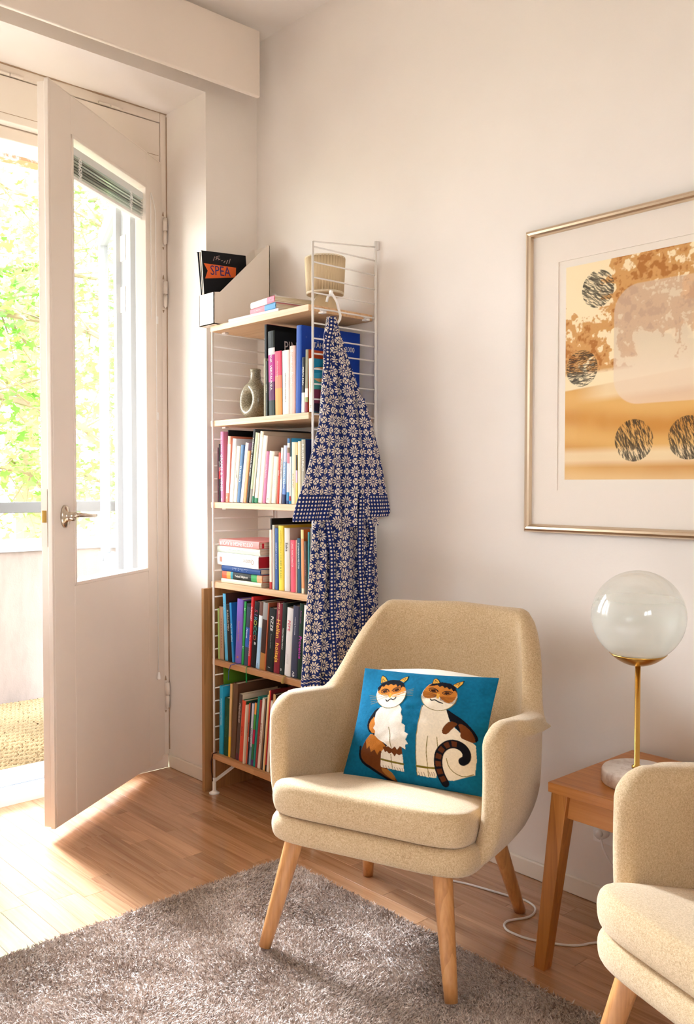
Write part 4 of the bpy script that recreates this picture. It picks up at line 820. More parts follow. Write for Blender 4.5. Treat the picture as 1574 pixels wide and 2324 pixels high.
# ================================================================ HANGER AND ROBE
RX_ = LX + .030
hk = MB(); hz = 1.819; hyc = -.222
pts = [(LX - .012, hyc - .006, hz - .020), (LX - .010, hyc - .004, hz - .004)] + [(LX + .008 * math.cos(a) - .001, hyc + .006 * (a / PI), hz + .006 + .010 * math.sin(a)) for a in (PI, PI * .75, PI * .5, PI * .25, 0)] + [(LX + .012, hyc + .018, hz - .02), (LX + .016, hyc + .030, hz - .066), (LX + .016, hyc + .028, hz - .078), (LX + .018, hyc + .014, hz - .094), (LX + .020, hyc + .002, hz - .098)]
hk.tube(pts, .0045, 10); o = hk.build('hanger_hook', M_plastic, None, True); tag(o, 'white plastic hanger hook hooked over a ladder rung', 'hanger')
def printed_cotton(name, dots=False):
    m = mat(name, '1f2f66', .8, spec=.2); n, b, t = nodes(m); sp = n.new('ShaderNodeSeparateXYZ'); n.nt.links.new(t.outputs['UV'], sp.inputs[0]); U, V = sp.outputs[0], sp.outputs[1]
    M = n.m; wob = n.noise(t.outputs['UV'], 40, 2)
    navy, cream = lin('1c2b66'), lin('e6dacb')
    def dotf(period, r):
        a = M('SUBTRACT', M('FRACT', M('DIVIDE', U, period)), .5); c = M('SUBTRACT', M('FRACT', M('DIVIDE', V, period)), .5)
        return M('LESS_THAN', M('SQRT', M('ADD', M('MULTIPLY', a, a), M('MULTIPLY', c, c))), M('ADD', r, M('MULTIPLY', M('SUBTRACT', wob, .5), .16)))
    if dots: mask = dotf(.0125, .27)
    else:
        Pd = .0470   # rotate 45 degrees: flower centres on a square lattice
        u = M('DIVIDE', M('ADD', U, V), Pd * 1.41421); v = M('DIVIDE', M('SUBTRACT', U, V), Pd * 1.41421)
        a = M('SUBTRACT', M('FRACT', u), .5); c = M('SUBTRACT', M('FRACT', v), .5)
        r = M('SQRT', M('ADD', M('MULTIPLY', a, a), M('MULTIPLY', c, c))); th = M('ARCTAN2', c, a)
        sec = M('DIVIDE', th, PI / 6); k = M('ROUND', sec); da = M('MULTIPLY', M('SUBTRACT', sec, k), PI / 6)
        perp = M('ABSOLUTE', M('MULTIPLY', r, M('SINE', da))); along = M('MULTIPLY', r, M('COSINE', da))
        nl = M('DIVIDE', M('SUBTRACT', along, .10), .34); wid = M('MULTIPLY', .050, M('POWER', M('MAXIMUM', M('SINE', M('MULTIPLY', M('POWER', M('MAXIMUM', nl, 0.0), 1.5), PI)), 0.0), .6))
        inp = M('MULTIPLY', M('LESS_THAN', perp, wid), M('MULTIPLY', M('GREATER_THAN', along, .11), M('LESS_THAN', along, M('ADD', .435, M('MULTIPLY', M('SUBTRACT', wob, .5), .12)))))
        cen = M('LESS_THAN', r, .055)
        # dots in the corners between four flowers
        a2 = M('SUBTRACT', .5, M('ABSOLUTE', a)); c2 = M('SUBTRACT', .5, M('ABSOLUTE', c)); rc = M('SQRT', M('ADD', M('MULTIPLY', a2, a2), M('MULTIPLY', c2, c2)))
        cd = M('MULTIPLY', M('LESS_THAN', rc, .23), M('MULTIPLY', M('GREATER_THAN', a2, .025), M('GREATER_THAN', c2, .025))); 
        cd2 = M('MULTIPLY', cd, M('GREATER_THAN', M('ABSOLUTE', M('SUBTRACT', a2, c2)), -1))
        mask = M('MINIMUM', M('ADD', M('ADD', inp, cen), cd2), 1.0)
    n.nt.links.new(n.mix(mask, navy, cream), b.inputs['Base Color']); n.nt.links.new(n.bump(n.noise(t.outputs['UV'], 900, 2), .2, .001), b.inputs['Normal']); return m
M_block, M_dots = printed_cotton('block_print_cotton'), printed_cotton('dotted_cotton', True)
robe = empty('cotton_robe', (0, 0, 0)); tag(robe, 'navy and white block-printed cotton robe hanging from the ladder side', 'robe')
def cloth(name, zs, yl, yr, xs, folds, mt, amp=.010, thick=.022, phase=0.0, uv0=(0, 0), nu=150, nz=140, cone=True, xoff=0.0):
    """closed hanging tube: front layer faces +X; outline yl(z)..yr(z); folds = number of pleats"""
    P = np.zeros((2 * nu, nz, 3)); UV = np.zeros((2 * nu, nz, 2)); zt_, zb_ = zs
    for j in range(nz):
        tz = j / (nz - 1); z = zt_ + (zb_ - zt_) * tz; a, b = yl(z), yr(z); wd = b - a; half = nu
        s = np.arange(nu) / (nu - 1)
        am = amp * min(1, wd / .18) * (.35 + .65 * min(1, tz * 3))
        ph = phase + .5 * math.sin(tz * 2.2)
        fd = np.sin(s * folds * PI * 2 + ph) * .55 + np.sin(s * folds * PI * 1.37 * 2 + ph * 1.7 + 1.3) * .35 + np.sin(s * folds * 2 * PI * .5 + .6 + tz) * .4
        env = np.sin(np.clip(s, 0, 1) * PI) ** .45
        xf = xs(z) + xoff + thick * env * .5 + am * fd * env
        xb = xs(z) + xoff - thick * env * .5 + am * .5 * fd[::-1] * env
        P[:nu, j] = np.stack([xf, a + wd * s, np.full(nu, z)], -1); P[nu:, j] = np.stack([np.minimum(xb, xf[::-1] - .002)[::1], b - wd * s, np.full(nu, z)], -1)
        for sl in (slice(0, nu), slice(nu, 2 * nu)):
            q = P[sl, j, :2]; ac = np.concatenate([[0], np.cumsum(np.hypot(*np.diff(q, axis=0).T))]); UV[sl, j, 0] = uv0[0] + ac - ac[-1] / 2
        UV[:, j, 1] = uv0[1] + z
    o = grid_mesh(name, P, mt, robe, close_u=True, uv=UV); return o
def lerp_tab(tab):
    zs = [t[0] for t in tab][::-1]; vs = [t[1] for t in tab][::-1]
    return lambda z: float(np.interp(z, zs, vs))
def pxy(u, v, X=.63): q = at(u, v, 0, X); return q[2], q[1]
Ltab = [pxy(*p) for p in ((752, 717), (741, 760), (737, 830), (731, 880), (722, 960), (714, 1060), (708, 1190))]
Rtab = [pxy(*p) for p in ((768, 720), (776, 755), (797, 830), (818, 905), (838, 975), (848, 1060), (850, 1190))]
yl, yr = lerp_tab(Ltab), lerp_tab(Rtab); ztop = Ltab[0][0]
xs0 = lambda z: LX + .026 + .030 * min(1, (ztop - z) / .5)
cloth('robe_body', (ztop, pxy(770, 1195)[0]), yl, yr, xs0, 4.2, M_block, amp=.026, thick=.036, phase=.4, nz=170)
# skirt below the sleeves
L2 = [pxy(*p) for p in ((712, 1150), (706, 1230), (700, 1310), (693, 1400), (687, 1480), (682, 1560))]; R2 = [pxy(*p) for p in ((846, 1150), (852, 1230), (856, 1310), (857, 1400), (857, 1480), (857, 1560))]
yl2, yr2 = lerp_tab(L2), lerp_tab(R2)
xs2 = lambda z: LX + .046
cloth('robe_skirt', (L2[0][0], L2[-1][0] + .03), yl2, yr2, xs2, 5.3, M_block, amp=.022, thick=.030, phase=2.0, uv0=(.013, .01))
cloth('robe_hem', (L2[-1][0] + .03, L2[-1][0] - .03), yl2, yr2, xs2, 5.3, M_dots, amp=.022, thick=.0305, phase=2.0, nz=20)
# left (front) sleeve and right (wall side) sleeve
def sleeve(name, tabL, tabR, zt_, zb_, cuff, phase, xo, folds=2.2, X=.64, amp=.007):
    a = lerp_tab([pxy(*p, X) for p in tabL]); b_ = lerp_tab([pxy(*p, X) for p in tabR]); xs = lambda z: LX + .040 + xo
    zc = zb_ + cuff
    cloth(name, (zt_, zc), a, b_, xs, folds, M_block, amp=amp, thick=.026, phase=phase, uv0=(.02 * phase, 0), nu=90, nz=90)
    cloth('sleeve_cuff', (zc, zb_), a, b_, xs, folds, M_dots, amp=amp, thick=.0275, phase=phase, nu=90, nz=24)
zz = lambda v, X=.64, u=700: pxy(u, v, X)[0]
sleeve('sleeve', ((733, 900), (722, 950), (706, 1010), (694, 1060), (677, 1115), (668, 1140), (659, 1175)), ((748, 900), (752, 950), (754, 1010), (752, 1060), (747, 1115), (744, 1150), (736, 1196)), zz(915), zz(1183, .64, 690), .085, 1.1, .026)
sleeve('sleeve', ((806, 900), (812, 950), (818, 1010), (822, 1060), (822, 1115), (822, 1150), (824, 1185)), ((822, 900), (838, 950), (853, 1010), (864, 1060), (874, 1115), (883, 1160), (872, 1185)), zz(905, .64, 820), zz(1172, .64, 860), .075, 2.4, .018, 1.6, amp=.005)
# tie belts and dotted facing strip
def strap(name, pts, wd, X=LX + .085):
    n_ = 60; pts = [at(u, v, 0, X) for u, v in pts]; tt = np.linspace(0, 1, len(pts)); ti = np.linspace(0, 1, n_)
    yy = np.interp(ti, tt, [p[1] for p in pts]); zz_ = np.interp(ti, tt, [p[2] for p in pts]); P = np.zeros((5, n_, 3)); UV = np.zeros((5, n_, 2))
    for i in range(5):
        s = (i / 4 - .5); P[i] = np.stack([X + .004 * math.cos(s * PI) + .004 * np.sin(ti * 9), yy + s * wd, zz_], -1); UV[i] = np.stack([np.full(n_, (s + .5) * wd + .0), zz_], -1)
    o = grid_mesh(name, P, M_dots, robe, uv=UV); m = o.modifiers.new('t', 'SOLIDIFY'); m.thickness = .002
strap('front_facing', [(744, 1185), (752, 1260), (755, 1340), (757, 1420), (760, 1500), (764, 1560)], .026, LX + .076)
strap('tie_belt', [(820, 1128), (816, 1180), (818, 1250), (822, 1330), (823, 1400), (822, 1450)], .026, LX + .084)
strap('tie_belt', [(838, 1180), (842, 1230), (838, 1290), (834, 1330)], .018, LX + .078)
strap('collar_facing', [(752, 722), (748, 760), (744, 800), (741, 840)], .022, LX + .054)
# ================================================================ ARMCHAIRS
def shell_mesh(parent):
    half = [(.282, -.175), (.288, -.09), (.291, 0.0), (.288, .09), (.272, .170), (.235, .225), (.165, .248), (.08, .257), (0, .260)]
    pts = [Vector((x, y, 0)) for x, y in half] + [Vector((-x, y, 0)) for x, y in half[::-1][1:]]
    # resample by Catmull-Rom
    def cr(p0, p1, p2, p3, t): return .5 * ((2 * p1) + (-p0 + p2) * t + (2 * p0 - 5 * p1 + 4 * p2 - p3) * t * t + (-p0 + 3 * p1 - 3 * p2 + p3) * t ** 3)
    dense = []
    for i in range(len(pts) - 1):
        p0 = pts[i - 1] if i else pts[0] * 2 - pts[1]; p3 = pts[i + 2] if i + 2 < len(pts) else pts[-1] * 2 - pts[-2]
        for k in range(20): dense.append(cr(p0, pts[i], pts[i + 1], p3, k / 20))
    dense.append(pts[-1]); D = np.array([(p.x, p.y) for p in dense]); S = np.concatenate([[0], np.cumsum(np.linalg.norm(np.diff(D, axis=0), axis=1))]); Ltot = S[-1]
    tk = .054; th = tk / 2
    sv = [0, .001, .003, .006, .010, .015, .020, .0265] + list(np.arange(.035, .14, .011)); mid = np.linspace(.15, Ltot - .15, 70); sv = np.array(sv + list(mid) + [Ltot - a for a in sv[::-1]])
    x_ = np.interp(sv, S, D[:, 0]); y_ = np.interp(sv, S, D[:, 1]); 
    e_ = 1e-3; tx = np.interp(sv + e_, S, D[:, 0]) - np.interp(sv - e_, S, D[:, 0]); ty = np.interp(sv + e_, S, D[:, 1]) - np.interp(sv - e_, S, D[:, 1]); ln = np.hypot(tx, ty); nx, ny = ty / ln, -tx / ln   # outward normal
    flip = np.sign((nx * x_ + ny * (y_ - 0.0)).sum()); nx *= flip; ny *= flip
    sm = lambda a: np.clip(a, 0, 1) ** 2 * (3 - 2 * np.clip(a, 0, 1))
    nv = 46; P = np.zeros((len(sv), nv + 1, 3))
    for i, s in enumerate(sv):
        d = min(s, Ltot - s)                        # distance from the arm front
        arm = .642 - .13 * d; back = .838 + .006 * sm(np.array((d - .5) / .2))
        q = float(sm(np.array((d - .285) / .155))); h = arm * (1 - q) + back * q
        rc = .085
        if d < rc: h -= rc * (1 - math.sqrt(max(0, 1 - (1 - d / rc) ** 2)))
        thk = th if d > .027 else th * math.sqrt(max(0.0004, 1 - (1 - d / .027) ** 2))
        zb = .292
        kx = .12 * (1 - q) - .08 * q; ky = .17 * q
        fl = .036 * float(sm(np.array((d - .09) / .07))) * (1 - float(sm(np.array((d - .24) / .10))))
        ring = []
        n1 = 16
        for k in range(n1): ring.append((-1, k / (n1 - 1)))                  # inner side going up
        zt = h - thk
        Z = []
        for side, f in ring: Z.append((-thk, zb + thk + (zt - zb - thk) * f))
        for k in range(1, 8): a = PI * k / 8; Z.append((-thk * math.cos(a) + (fl * math.sin(a) * max(0, -math.cos(a)) * 1.6 if math.cos(a) < 0 else 0), zt + thk * math.sin(a)))
        for k in range(n1):
            f = 1 - k / (n1 - 1); zz_ = zb + thk + (zt - zb - thk) * f; bulge = fl * max(0, 1 - (zt - zz_) / .026) ** 1.0 if f < 1 else fl
            Z.append((thk + max(0, bulge), zz_))
        for k in range(1, 8): a = PI * k / 8; Z.append((thk * math.cos(a), zb + thk - thk * math.sin(a)))
        while len(Z) < nv: Z.append(Z[-1])
        Z = Z[:nv]
        for k, (o_, z) in enumerate(Z):
            k2 = 0.0; under = -.030 * max(0, (.42 - z) / .12) ** 2
            off = o_ + k2 + under + .006 * math.sin(PI * min(1, max(0, (z - .3) / (h - .3))))
            P[i, k] = (x_[i] * (1 + kx * (z - .30)) + nx[i] * off, y_[i] + ky * (z - .30) + ny[i] * off, z)
        P[i, nv] = P[i, 0]
    # end caps collapse
    for i in (0, -1):
        c = P[i].copy(); cx_, cy_ = x_[i], y_[i]; 
    o = grid_mesh('shell', P, M_wool, parent, flip=False)
    bm = bmesh.new(); bm.from_mesh(o.data); bmesh.ops.remove_doubles(bm, verts=bm.verts, dist=.0002); bmesh.ops.holes_fill(bm, edges=[e for e in bm.edges if e.is_boundary], sides=0); bmesh.ops.recalc_face_normals(bm, faces=bm.faces)
    for f in bm.faces: f.smooth = True
    bm.to_mesh(o.data); bm.free(); return o
def slab(parent, name, ztop, zbot, outline, crown, slope, rnd, inset=0.0, seam=False):
    """soft upholstered slab from an outline function r(a) -> (x, y)"""
    na = 120; prof = []
    nr = 18
    hh = (ztop - zbot) / 2
    for k in range(nr): prof.append(('t', k / nr))
    for k in range(13): prof.append(('e', k / 12))
    for k in range(nr): prof.append(('b', 1 - (k + 1) / nr))
    P = np.zeros((na, len(prof), 3))
    for i in range(na):
        a = 2 * PI * i / na; X, Y = outline(a); L = math.hypot(X, Y)
        for j, (kind, f) in enumerate(prof):
            if kind == 'e':
                t = PI / 2 - f * PI; s = 1 - rnd / L * (1 - math.cos(t) ** .8 if math.cos(t) > 0 else 1); z = (ztop + zbot) / 2 + hh * math.sin(t) * 1.0
                ct = max(0, math.cos(t)) ** .7; s = 1 - rnd / L * (1 - ct)
            else: s = (1 - rnd / L) * f if f else 0.0; z = ztop if kind == 't' else zbot
            x, y = X * s, Y * s
            cz = crown * (1 - min(1, s) ** 2.5) if kind == 't' else 0
            P[i, j] = (x, y, z + cz + slope * (-.28 - y) )
    o = grid_mesh(name, P, M_wool, parent, close_u=True)
    bm = bmesh.new(); bm.from_mesh(o.data); bmesh.ops.remove_doubles(bm, verts=bm.verts, dist=.0001); bmesh.ops.recalc_face_normals(bm, faces=bm.faces)
    for f in bm.faces: f.smooth = True
    bm.to_mesh(o.data); bm.free(); return o
def seat_outline(wf, wb, yf, yb, e=5.0):
    def f(a):
        c, s = math.cos(a), math.sin(a); r = (abs(c) ** e + abs(s) ** e) ** (-1 / e); u, v = r * c, r * s
        y = yf + (yb - yf) * (v + 1) / 2; w_ = wf + (wb - wf) * (v + 1) / 2; return (u * w_, y)
    return f
def make_chair(x, y, ang, label, zr):
    root = empty('armchair', (x, y, 0), math.radians(ang)); tag(root, label, 'armchair', 'pair of beige wool armchairs')
    shell_mesh(root).location.x = .014
    b_ = slab(root, 'seat_base', .366, .300, seat_outline(.286, .235, -.280, .225, 6), 0, .12, .024)
    slab(root, 'seat_cushion', .452, .369, seat_outline(.277, .215, -.288, .205, 6), .012, .20, .028)
    for c_ in root.children: c_.location.x = .014
    for sx_ in (-1, 1):
        for (tx, ty, fx, fy, zf_) in ((.195, -.190, .253, -.264, zr), (.175, .165, .239, .270, 0.0)):
            mb = MB(); A = Vector((sx_ * tx, ty, .325)); Bq = Vector((sx_ * fx, fy, zf_)); n_ = 7
            ps = [A.lerp(Bq, k / n_) for k in range(n_ + 1)]; mb.tube(ps, [.0255 - .0095 * k / n_ for k in range(n_)] + [.0152], 20)
            mb.build('leg', M_leg, root, True)
    return root
RUGZ = 0.020
make_chair(1.228, -.540, 18.6, 'beige wool armchair holding the blue cat cushion', RUGZ)
# second chair: place its seat-front-left corner where the photograph shows it
a2 = math.radians(-20); cxl, cyl = -.268, -.240
make_chair(1.928 - (cxl * math.cos(a2) - cyl * math.sin(a2)), -.735 - (cxl * math.sin(a2) + cyl * math.cos(a2)), -20, 'beige wool armchair cut off by the right edge, no cushion on it', RUGZ)
# ================================================================ CAT CUSHION
def in_poly(x, y, poly):
    poly = np.array(poly, float); ins = np.zeros(x.shape, bool); j = len(poly) - 1
    for i in range(len(poly)):
        xi, yi = poly[i]; xj, yj = poly[j]
        c = ((yi > y) != (yj > y)) & (x < (xj - xi) * (y - yi) / (yj - yi + 1e-12) + xi); ins ^= c; j = i
    return ins
def seg_dist(x, y, pts):
    d = np.full(x.shape, 1e9)
    for (x0, y0), (x1, y1) in zip(pts[:-1], pts[1:]):
        dx, dy = x1 - x0, y1 - y0; t = np.clip(((x - x0) * dx + (y - y0) * dy) / (dx * dx + dy * dy + 1e-9), 0, 1); d = np.minimum(d, np.hypot(x - x0 - t * dx, y - y0 - t * dy))
    return d
def smoothpoly(p, it=2, closed=True):
    p = [tuple(q) for q in p]
    for _ in range(it):
        q = []; n = len(p)
        for i in range(n if closed else n - 1):
            a, b = p[i], p[(i + 1) % n]; q += [(a[0] * .75 + b[0] * .25, a[1] * .75 + b[1] * .25), (a[0] * .25 + b[0] * .75, a[1] * .25 + b[1] * .75)]
        p = q if closed else [p[0]] + q + [p[-1]]
    return p
def vnoise(X, Y, s, seed):
    r = np.random.default_rng(seed); G = r.random((64, 64)); x = (X * s) % 63; y = (Y * s) % 63; i = np.floor(x).astype(int); j = np.floor(y).astype(int); fx, fy = x - i, y - j
    fx = fx * fx * (3 - 2 * fx); fy = fy * fy * (3 - 2 * fy); i2, j2 = (i + 1) % 64, (j + 1) % 64
    return (G[i, j] * (1 - fx) + G[i2, j] * fx) * (1 - fy) + (G[i, j2] * (1 - fx) + G[i2, j2] * fx) * fy
# cushion plane from its photographed corners (crop pixels of the cushion study: 4.142 px per photo px, origin 770,1500)
ca = math.radians(18.6); c_r = np.array([math.cos(ca), math.sin(ca), 0]); c_b = np.array([-math.sin(ca), math.cos(ca), 0]); c_o = np.array([1.228, -.540, 0])
def chair_pt(x, y, z): return c_o + c_r * x + c_b * y + np.array([0, 0, z])
PT = dict(TL=chair_pt(-.168, .115, .668), TR=chair_pt(.228, .115, .682), BL=chair_pt(-.160, -.03, .400))
e1 = PT['TR'] - PT['TL']; e2 = PT['BL'] - PT['TL']; CWd = np.linalg.norm(e1); CHt = np.linalg.norm(e2)
nn3 = np.cross(e1, e2); nn3 /= np.linalg.norm(nn3)
if nn3 @ (CP - PT['TL']) < 0: nn3 = -nn3
Mproj = lambda Pp: (lambda q: (787 + F_PX * q[..., 0] / q[..., 2], 1162 + F_PX * q[..., 1] / q[..., 2]))((Pp - CP) @ RC.T)
NU, NV = 330, 300
s_ = np.linspace(0, 1, NU)[:, None]; t_ = np.linspace(0, 1, NV)[None, :]
S2, T2 = np.broadcast_to(s_, (NU, NV)), np.broadcast_to(t_, (NU, NV))
flatP = PT['TL'] + S2[..., None] * e1 + T2[..., None] * e2
px_, py_ = Mproj(flatP); QX, QY = (px_ - 770) * 4.142, (py_ - 1500) * 4.142      # print coordinates of each point of the cushion face
TEAL, WHT, CRM, BLK, ORG, TAN, BRN, DBR, OLV, GLD = [np.array(lin(c)) for c in ('0f6487', 'ece2d4', 'e6d8c2', '14131a', 'c87a2e', 'b97a3a', '6b3a1a', '4a2614', '7a6a22', 'd9a040')]
col = np.tile(TEAL, (NU, NV, 1)) * (0.82 + .36 * vnoise(QX / 100, QY / 100, 1.3, 3) * .6 + .22 * vnoise(QX / 100, QY / 100, 6, 4))[..., None]
relief = np.zeros((NU, NV))
def fill(poly, c, smooth=1, h=.0011, jag=0):
    global col, relief
    p = smoothpoly(poly, smooth) if smooth else poly
    jx = QX + (jag * (vnoise(QX, QY, .08, 9) - .5) if jag else 0); m = in_poly(jx, QY, p)
    tex = (0.93 + .12 * vnoise(QX / 100, QY / 100, 9, 5))[..., None]
    col = np.where(m[..., None], c * tex, col); relief = np.where(m, h, relief)
def line(pts, wd, c, h=.0016, smooth=1):
    global col, relief
    p = smoothpoly(pts, smooth, False) if smooth else pts
    d = seg_dist(QX, QY, p); a = np.clip((wd / 2 + 1.2 - d) / 2.4, 0, 1)[..., None]; col = col * (1 - a) + c * a; relief = np.where(d < wd / 2, h, relief)
def ell(cx, cy, rx, ry, rot=0, n=36, a0=0, a1=2 * PI):
    return [(cx + rx * math.cos(a) * math.cos(rot) - ry * math.sin(a) * math.sin(rot), cy + rx * math.cos(a) * math.sin(rot) + ry * math.sin(a) * math.cos(rot)) for a in np.linspace(a0, a1, n)]
# left cat
fill([(455, 478), (400, 490), (350, 545), (310, 600), (305, 660), (340, 720), (420, 700), (470, 600)], BLK)
fill([(390, 560), (350, 590), (325, 640), (340, 700), (400, 740), (430, 640)], ORG)
fill([(345, 725), (300, 760), (255, 820), (230, 890), (245, 960), (300, 1000), (420, 1090), (500, 1150), (560, 1180), (540, 1100), (480, 1040), (430, 960), (520, 870), (470, 790)], BRN)
fill([(345, 725), (290, 780), (300, 860), (330, 830), (345, 890), (385, 870), (410, 920), (440, 880), (470, 900), (520, 840), (450, 770), (400, 735)], ORG * .85, 0)
line([(230, 830), (222, 920), (260, 985), (340, 1040), (420, 1100), (490, 1150), (600, 1195)], 22, BLK)
line([(380, 725), (450, 770), (500, 830), (520, 860)], 16, BLK)
fill([(440, 1030), (520, 1070), (550, 1130), (530, 1160), (470, 1110), (430, 1060)], TAN * .7)
fill([(455, 890), (430, 1010), (430, 1030), (520, 1050), (645, 1078), (655, 960), (650, 850), (520, 840)], WHT, 0)
fill([(470, 850), (655, 845), (655, 920), (620, 930), (600, 915), (580, 940), (555, 905), (530, 915), (510, 890), (490, 900)], BRN, 0)
fill([(440, 480), (400, 530), (385, 590), (395, 640), (375, 670), (395, 700), (390, 740), (430, 780), (480, 810), (530, 850), (560, 870), (590, 850), (610, 880), (640, 850), (690, 880), (690, 835), (718, 830), (695, 790), (725, 740), (690, 720), (695, 660), (665, 640), (672, 580), (655, 545), (662, 510), (640, 470), (560, 450)], WHT, 0)
line([(535, 670), (548, 740), (545, 800), (555, 860)], 7, OLV); line([(545, 920), (540, 1050)], 6, OLV)
line([(445, 960), (530, 985), (650, 1010)], 17, OLV * .9)
for x in (455, 480, 505, 560, 585, 610, 632): line([(x, 1015 + (x - 455) * .18), (x + 6, 1045 + (x - 455) * .18)], 4, BRN, smooth=0)
fill(ell(540, 350, 150, 142), WHT, 0)
fill([(395, 330), (420, 265), (480, 215), (540, 200), (610, 215), (665, 265), (690, 330), (640, 360), (560, 395), (540, 330), (520, 395), (450, 360)], ORG, 1)
fill([(405, 320), (398, 280), (440, 235), (520, 200), (600, 205), (655, 240), (672, 290), (650, 275), (640, 290), (620, 262), (600, 280), (580, 250), (560, 262), (530, 245), (505, 262), (480, 250), (460, 275), (440, 265), (425, 300)], BLK, 0)
for s, cx in ((1, 450), (-1, 645)):
    pass
fill([(425, 235), (418, 175), (432, 150), (465, 170), (492, 210)], GLD, 0); line([(425, 238), (419, 175), (433, 152), (465, 172), (492, 212)], 7, BLK, smooth=0); line([(440, 225), (438, 185), (465, 212)], 5, BLK, smooth=0)
fill([(605, 205), (640, 175), (682, 160), (680, 200), (655, 230)], GLD, 0); line([(605, 207), (640, 175), (682, 158), (680, 200), (655, 232)], 7, BLK, smooth=0); line([(628, 205), (665, 180), (650, 220)], 5, BLK, smooth=0)
for cx, cy, rt in ((478, 322, -.08), (597, 312, -.28)):
    line(ell(cx, cy, 38, 17, rt), 6, BLK, smooth=0); fill(ell(cx, cy, 25, 12, rt), DBR * .4, 0)
line([(440, 310), (470, 295), (505, 300), (525, 325)], 7, BLK); line([(550, 320), (570, 292), (610, 280), (635, 285)], 7, BLK)
fill([(528, 345), (550, 345), (552, 390), (524, 390)], GLD, 0)
for k in range(6): line([(400, 355 + 14 * k), (460, 350 + 10 * k), (515, 362 + 5 * k)], 4, WHT if k % 2 else OLV * 1.3); line([(560, 362 + 5 * k), (620, 345 + 9 * k), (685, 312 + 14 * k)], 4, WHT if k % 2 else GLD)
for k in range(5): line([(310 + 6 * k, 350 + 22 * k), (395, 370 + 14 * k)], 2.6, OLV * 1.5, 0); line([(690, 320 + 12 * k), (755, 300 + 18 * k)], 2.6, OLV * 1.5, 0)
line([(498, 410), (512, 428), (535, 408), (552, 402), (570, 414), (592, 400), (598, 388)], 11, BLK)
line(ell(540, 350, 150, 142, 0, 48, .0, PI), 6, OLV, smooth=0)
# right cat
fill([(1060, 490), (1130, 540), (1230, 600), (1320, 690), (1360, 760), (1330, 800), (1200, 720), (1090, 600)], BLK)
fill([(855, 470), (835, 560), (815, 640), (800, 740), (785, 900), (770, 1020), (762, 1105), (860, 1125), (940, 1130), (950, 1100), (1000, 1150), (1100, 1150), (1300, 1090), (1330, 950), (1330, 820), (1200, 720), (1110, 640), (1065, 500), (960, 470)], CRM, 0)
fill([(1100, 610), (1050, 660), (1028, 710), (1045, 738), (1080, 735), (1120, 690), (1165, 650), (1175, 630)], BRN, 1)
fill([(1175, 630), (1200, 700), (1195, 760), (1240, 780), (1325, 805), (1330, 760), (1290, 690), (1230, 640)], BRN, 1)
line([(850, 470), (830, 580), (805, 700), (790, 860), (775, 1010), (765, 1110)], 7, OLV)
line([(905, 760), (885, 860), (878, 1000), (872, 1120)], 7, OLV); line([(985, 765), (990, 860)], 7, OLV)
line([(778, 1028), (860, 1040), (940, 1045)], 18, OLV * .9)
for x in (785, 808, 832, 885, 905, 925): line([(x, 1080), (x + 5, 1118)], 4, BRN, smooth=0)
# curled tail
tp = smoothpoly([(1015, 1170), (985, 1090), (975, 1000), (1000, 900), (1060, 835), (1140, 815), (1215, 845), (1250, 900), (1240, 955), (1205, 975)], 3, False)
line(tp, 78, BLK, smooth=0)
L_ = np.array(tp); sg = np.concatenate([[0], np.cumsum(np.hypot(*np.diff(L_, axis=0).T))]); 
for k in range(8):
    a0, a1 = 12 + k * 68, 58 + k * 68
    if k == 7: break
    ss = np.linspace(a0, a1, 6); C_ = np.array([(np.interp(s, sg, L_[:, 0]), np.interp(s, sg, L_[:, 1])) for s in ss]); D_ = np.gradient(C_, axis=0); D_ /= np.linalg.norm(D_, axis=1)[:, None]; Nq = np.stack([-D_[:, 1], D_[:, 0]], 1)
    fill([tuple(q) for q in C_ + Nq * 25] + [tuple(q) for q in (C_ - Nq * 25)[::-1]], DBR * 1.5, 0)
line([(1060, 955), (1070, 1030), (1120, 1085), (1200, 1115), (1290, 1085)], 7, OLV)
fill(ell(995, 375, 162, 142), CRM, 0)
fill([(838, 360), (860, 290), (900, 240), (960, 225), (1040, 228), (1110, 260), (1150, 320), (1155, 380), (1100, 450), (1030, 420), (985, 370), (930, 400), (870, 395)], ORG * .9, 1)
fill([(885, 270), (930, 235), (1000, 220), (1080, 235), (1130, 275), (1150, 340), (1130, 310), (1115, 320), (1095, 290), (1075, 300), (1055, 275), (1035, 285), (1010, 262), (990, 275), (965, 255), (940, 262), (915, 265)], BLK, 0)
fill([(920, 240), (922, 190), (940, 175), (965, 195), (985, 228)], GLD, 0); line([(918, 242), (921, 190), (940, 174), (966, 195), (986, 230)], 7, BLK, smooth=0); line([(938, 225), (938, 198), (962, 222)], 5, BLK, smooth=0)
fill([(1105, 250), (1140, 225), (1195, 205), (1190, 240), (1150, 285)], GLD, 0); line([(1105, 250), (1140, 225), (1196, 204), (1190, 240), (1152, 285)], 7, BLK, smooth=0); line([(1128, 250), (1165, 228), (1150, 262)], 5, BLK, smooth=0)
for cx, cy, rt in ((938, 318, .25), (1062, 342, .05)):
    line(ell(cx, cy, 38, 17, rt), 6, BLK, smooth=0); fill(ell(cx, cy, 25, 12, rt), DBR * .4, 0)
line([(895, 295), (925, 285), (960, 300), (985, 325)], 7, BLK); line([(1020, 340), (1045, 318), (1090, 320), (1112, 335)], 7, BLK)
fill([(975, 345), (1000, 352), (992, 400), (968, 395)], GLD, 0)
for k in range(6): line([(842, 330 + 13 * k), (900, 335 + 11 * k), (965, 362 + 5 * k)], 4, DBR * 1.6); line([(1005, 382 + 6 * k), (1080, 380 + 13 * k), (1150, 385 + 12 * k)], 4, DBR * 1.6)
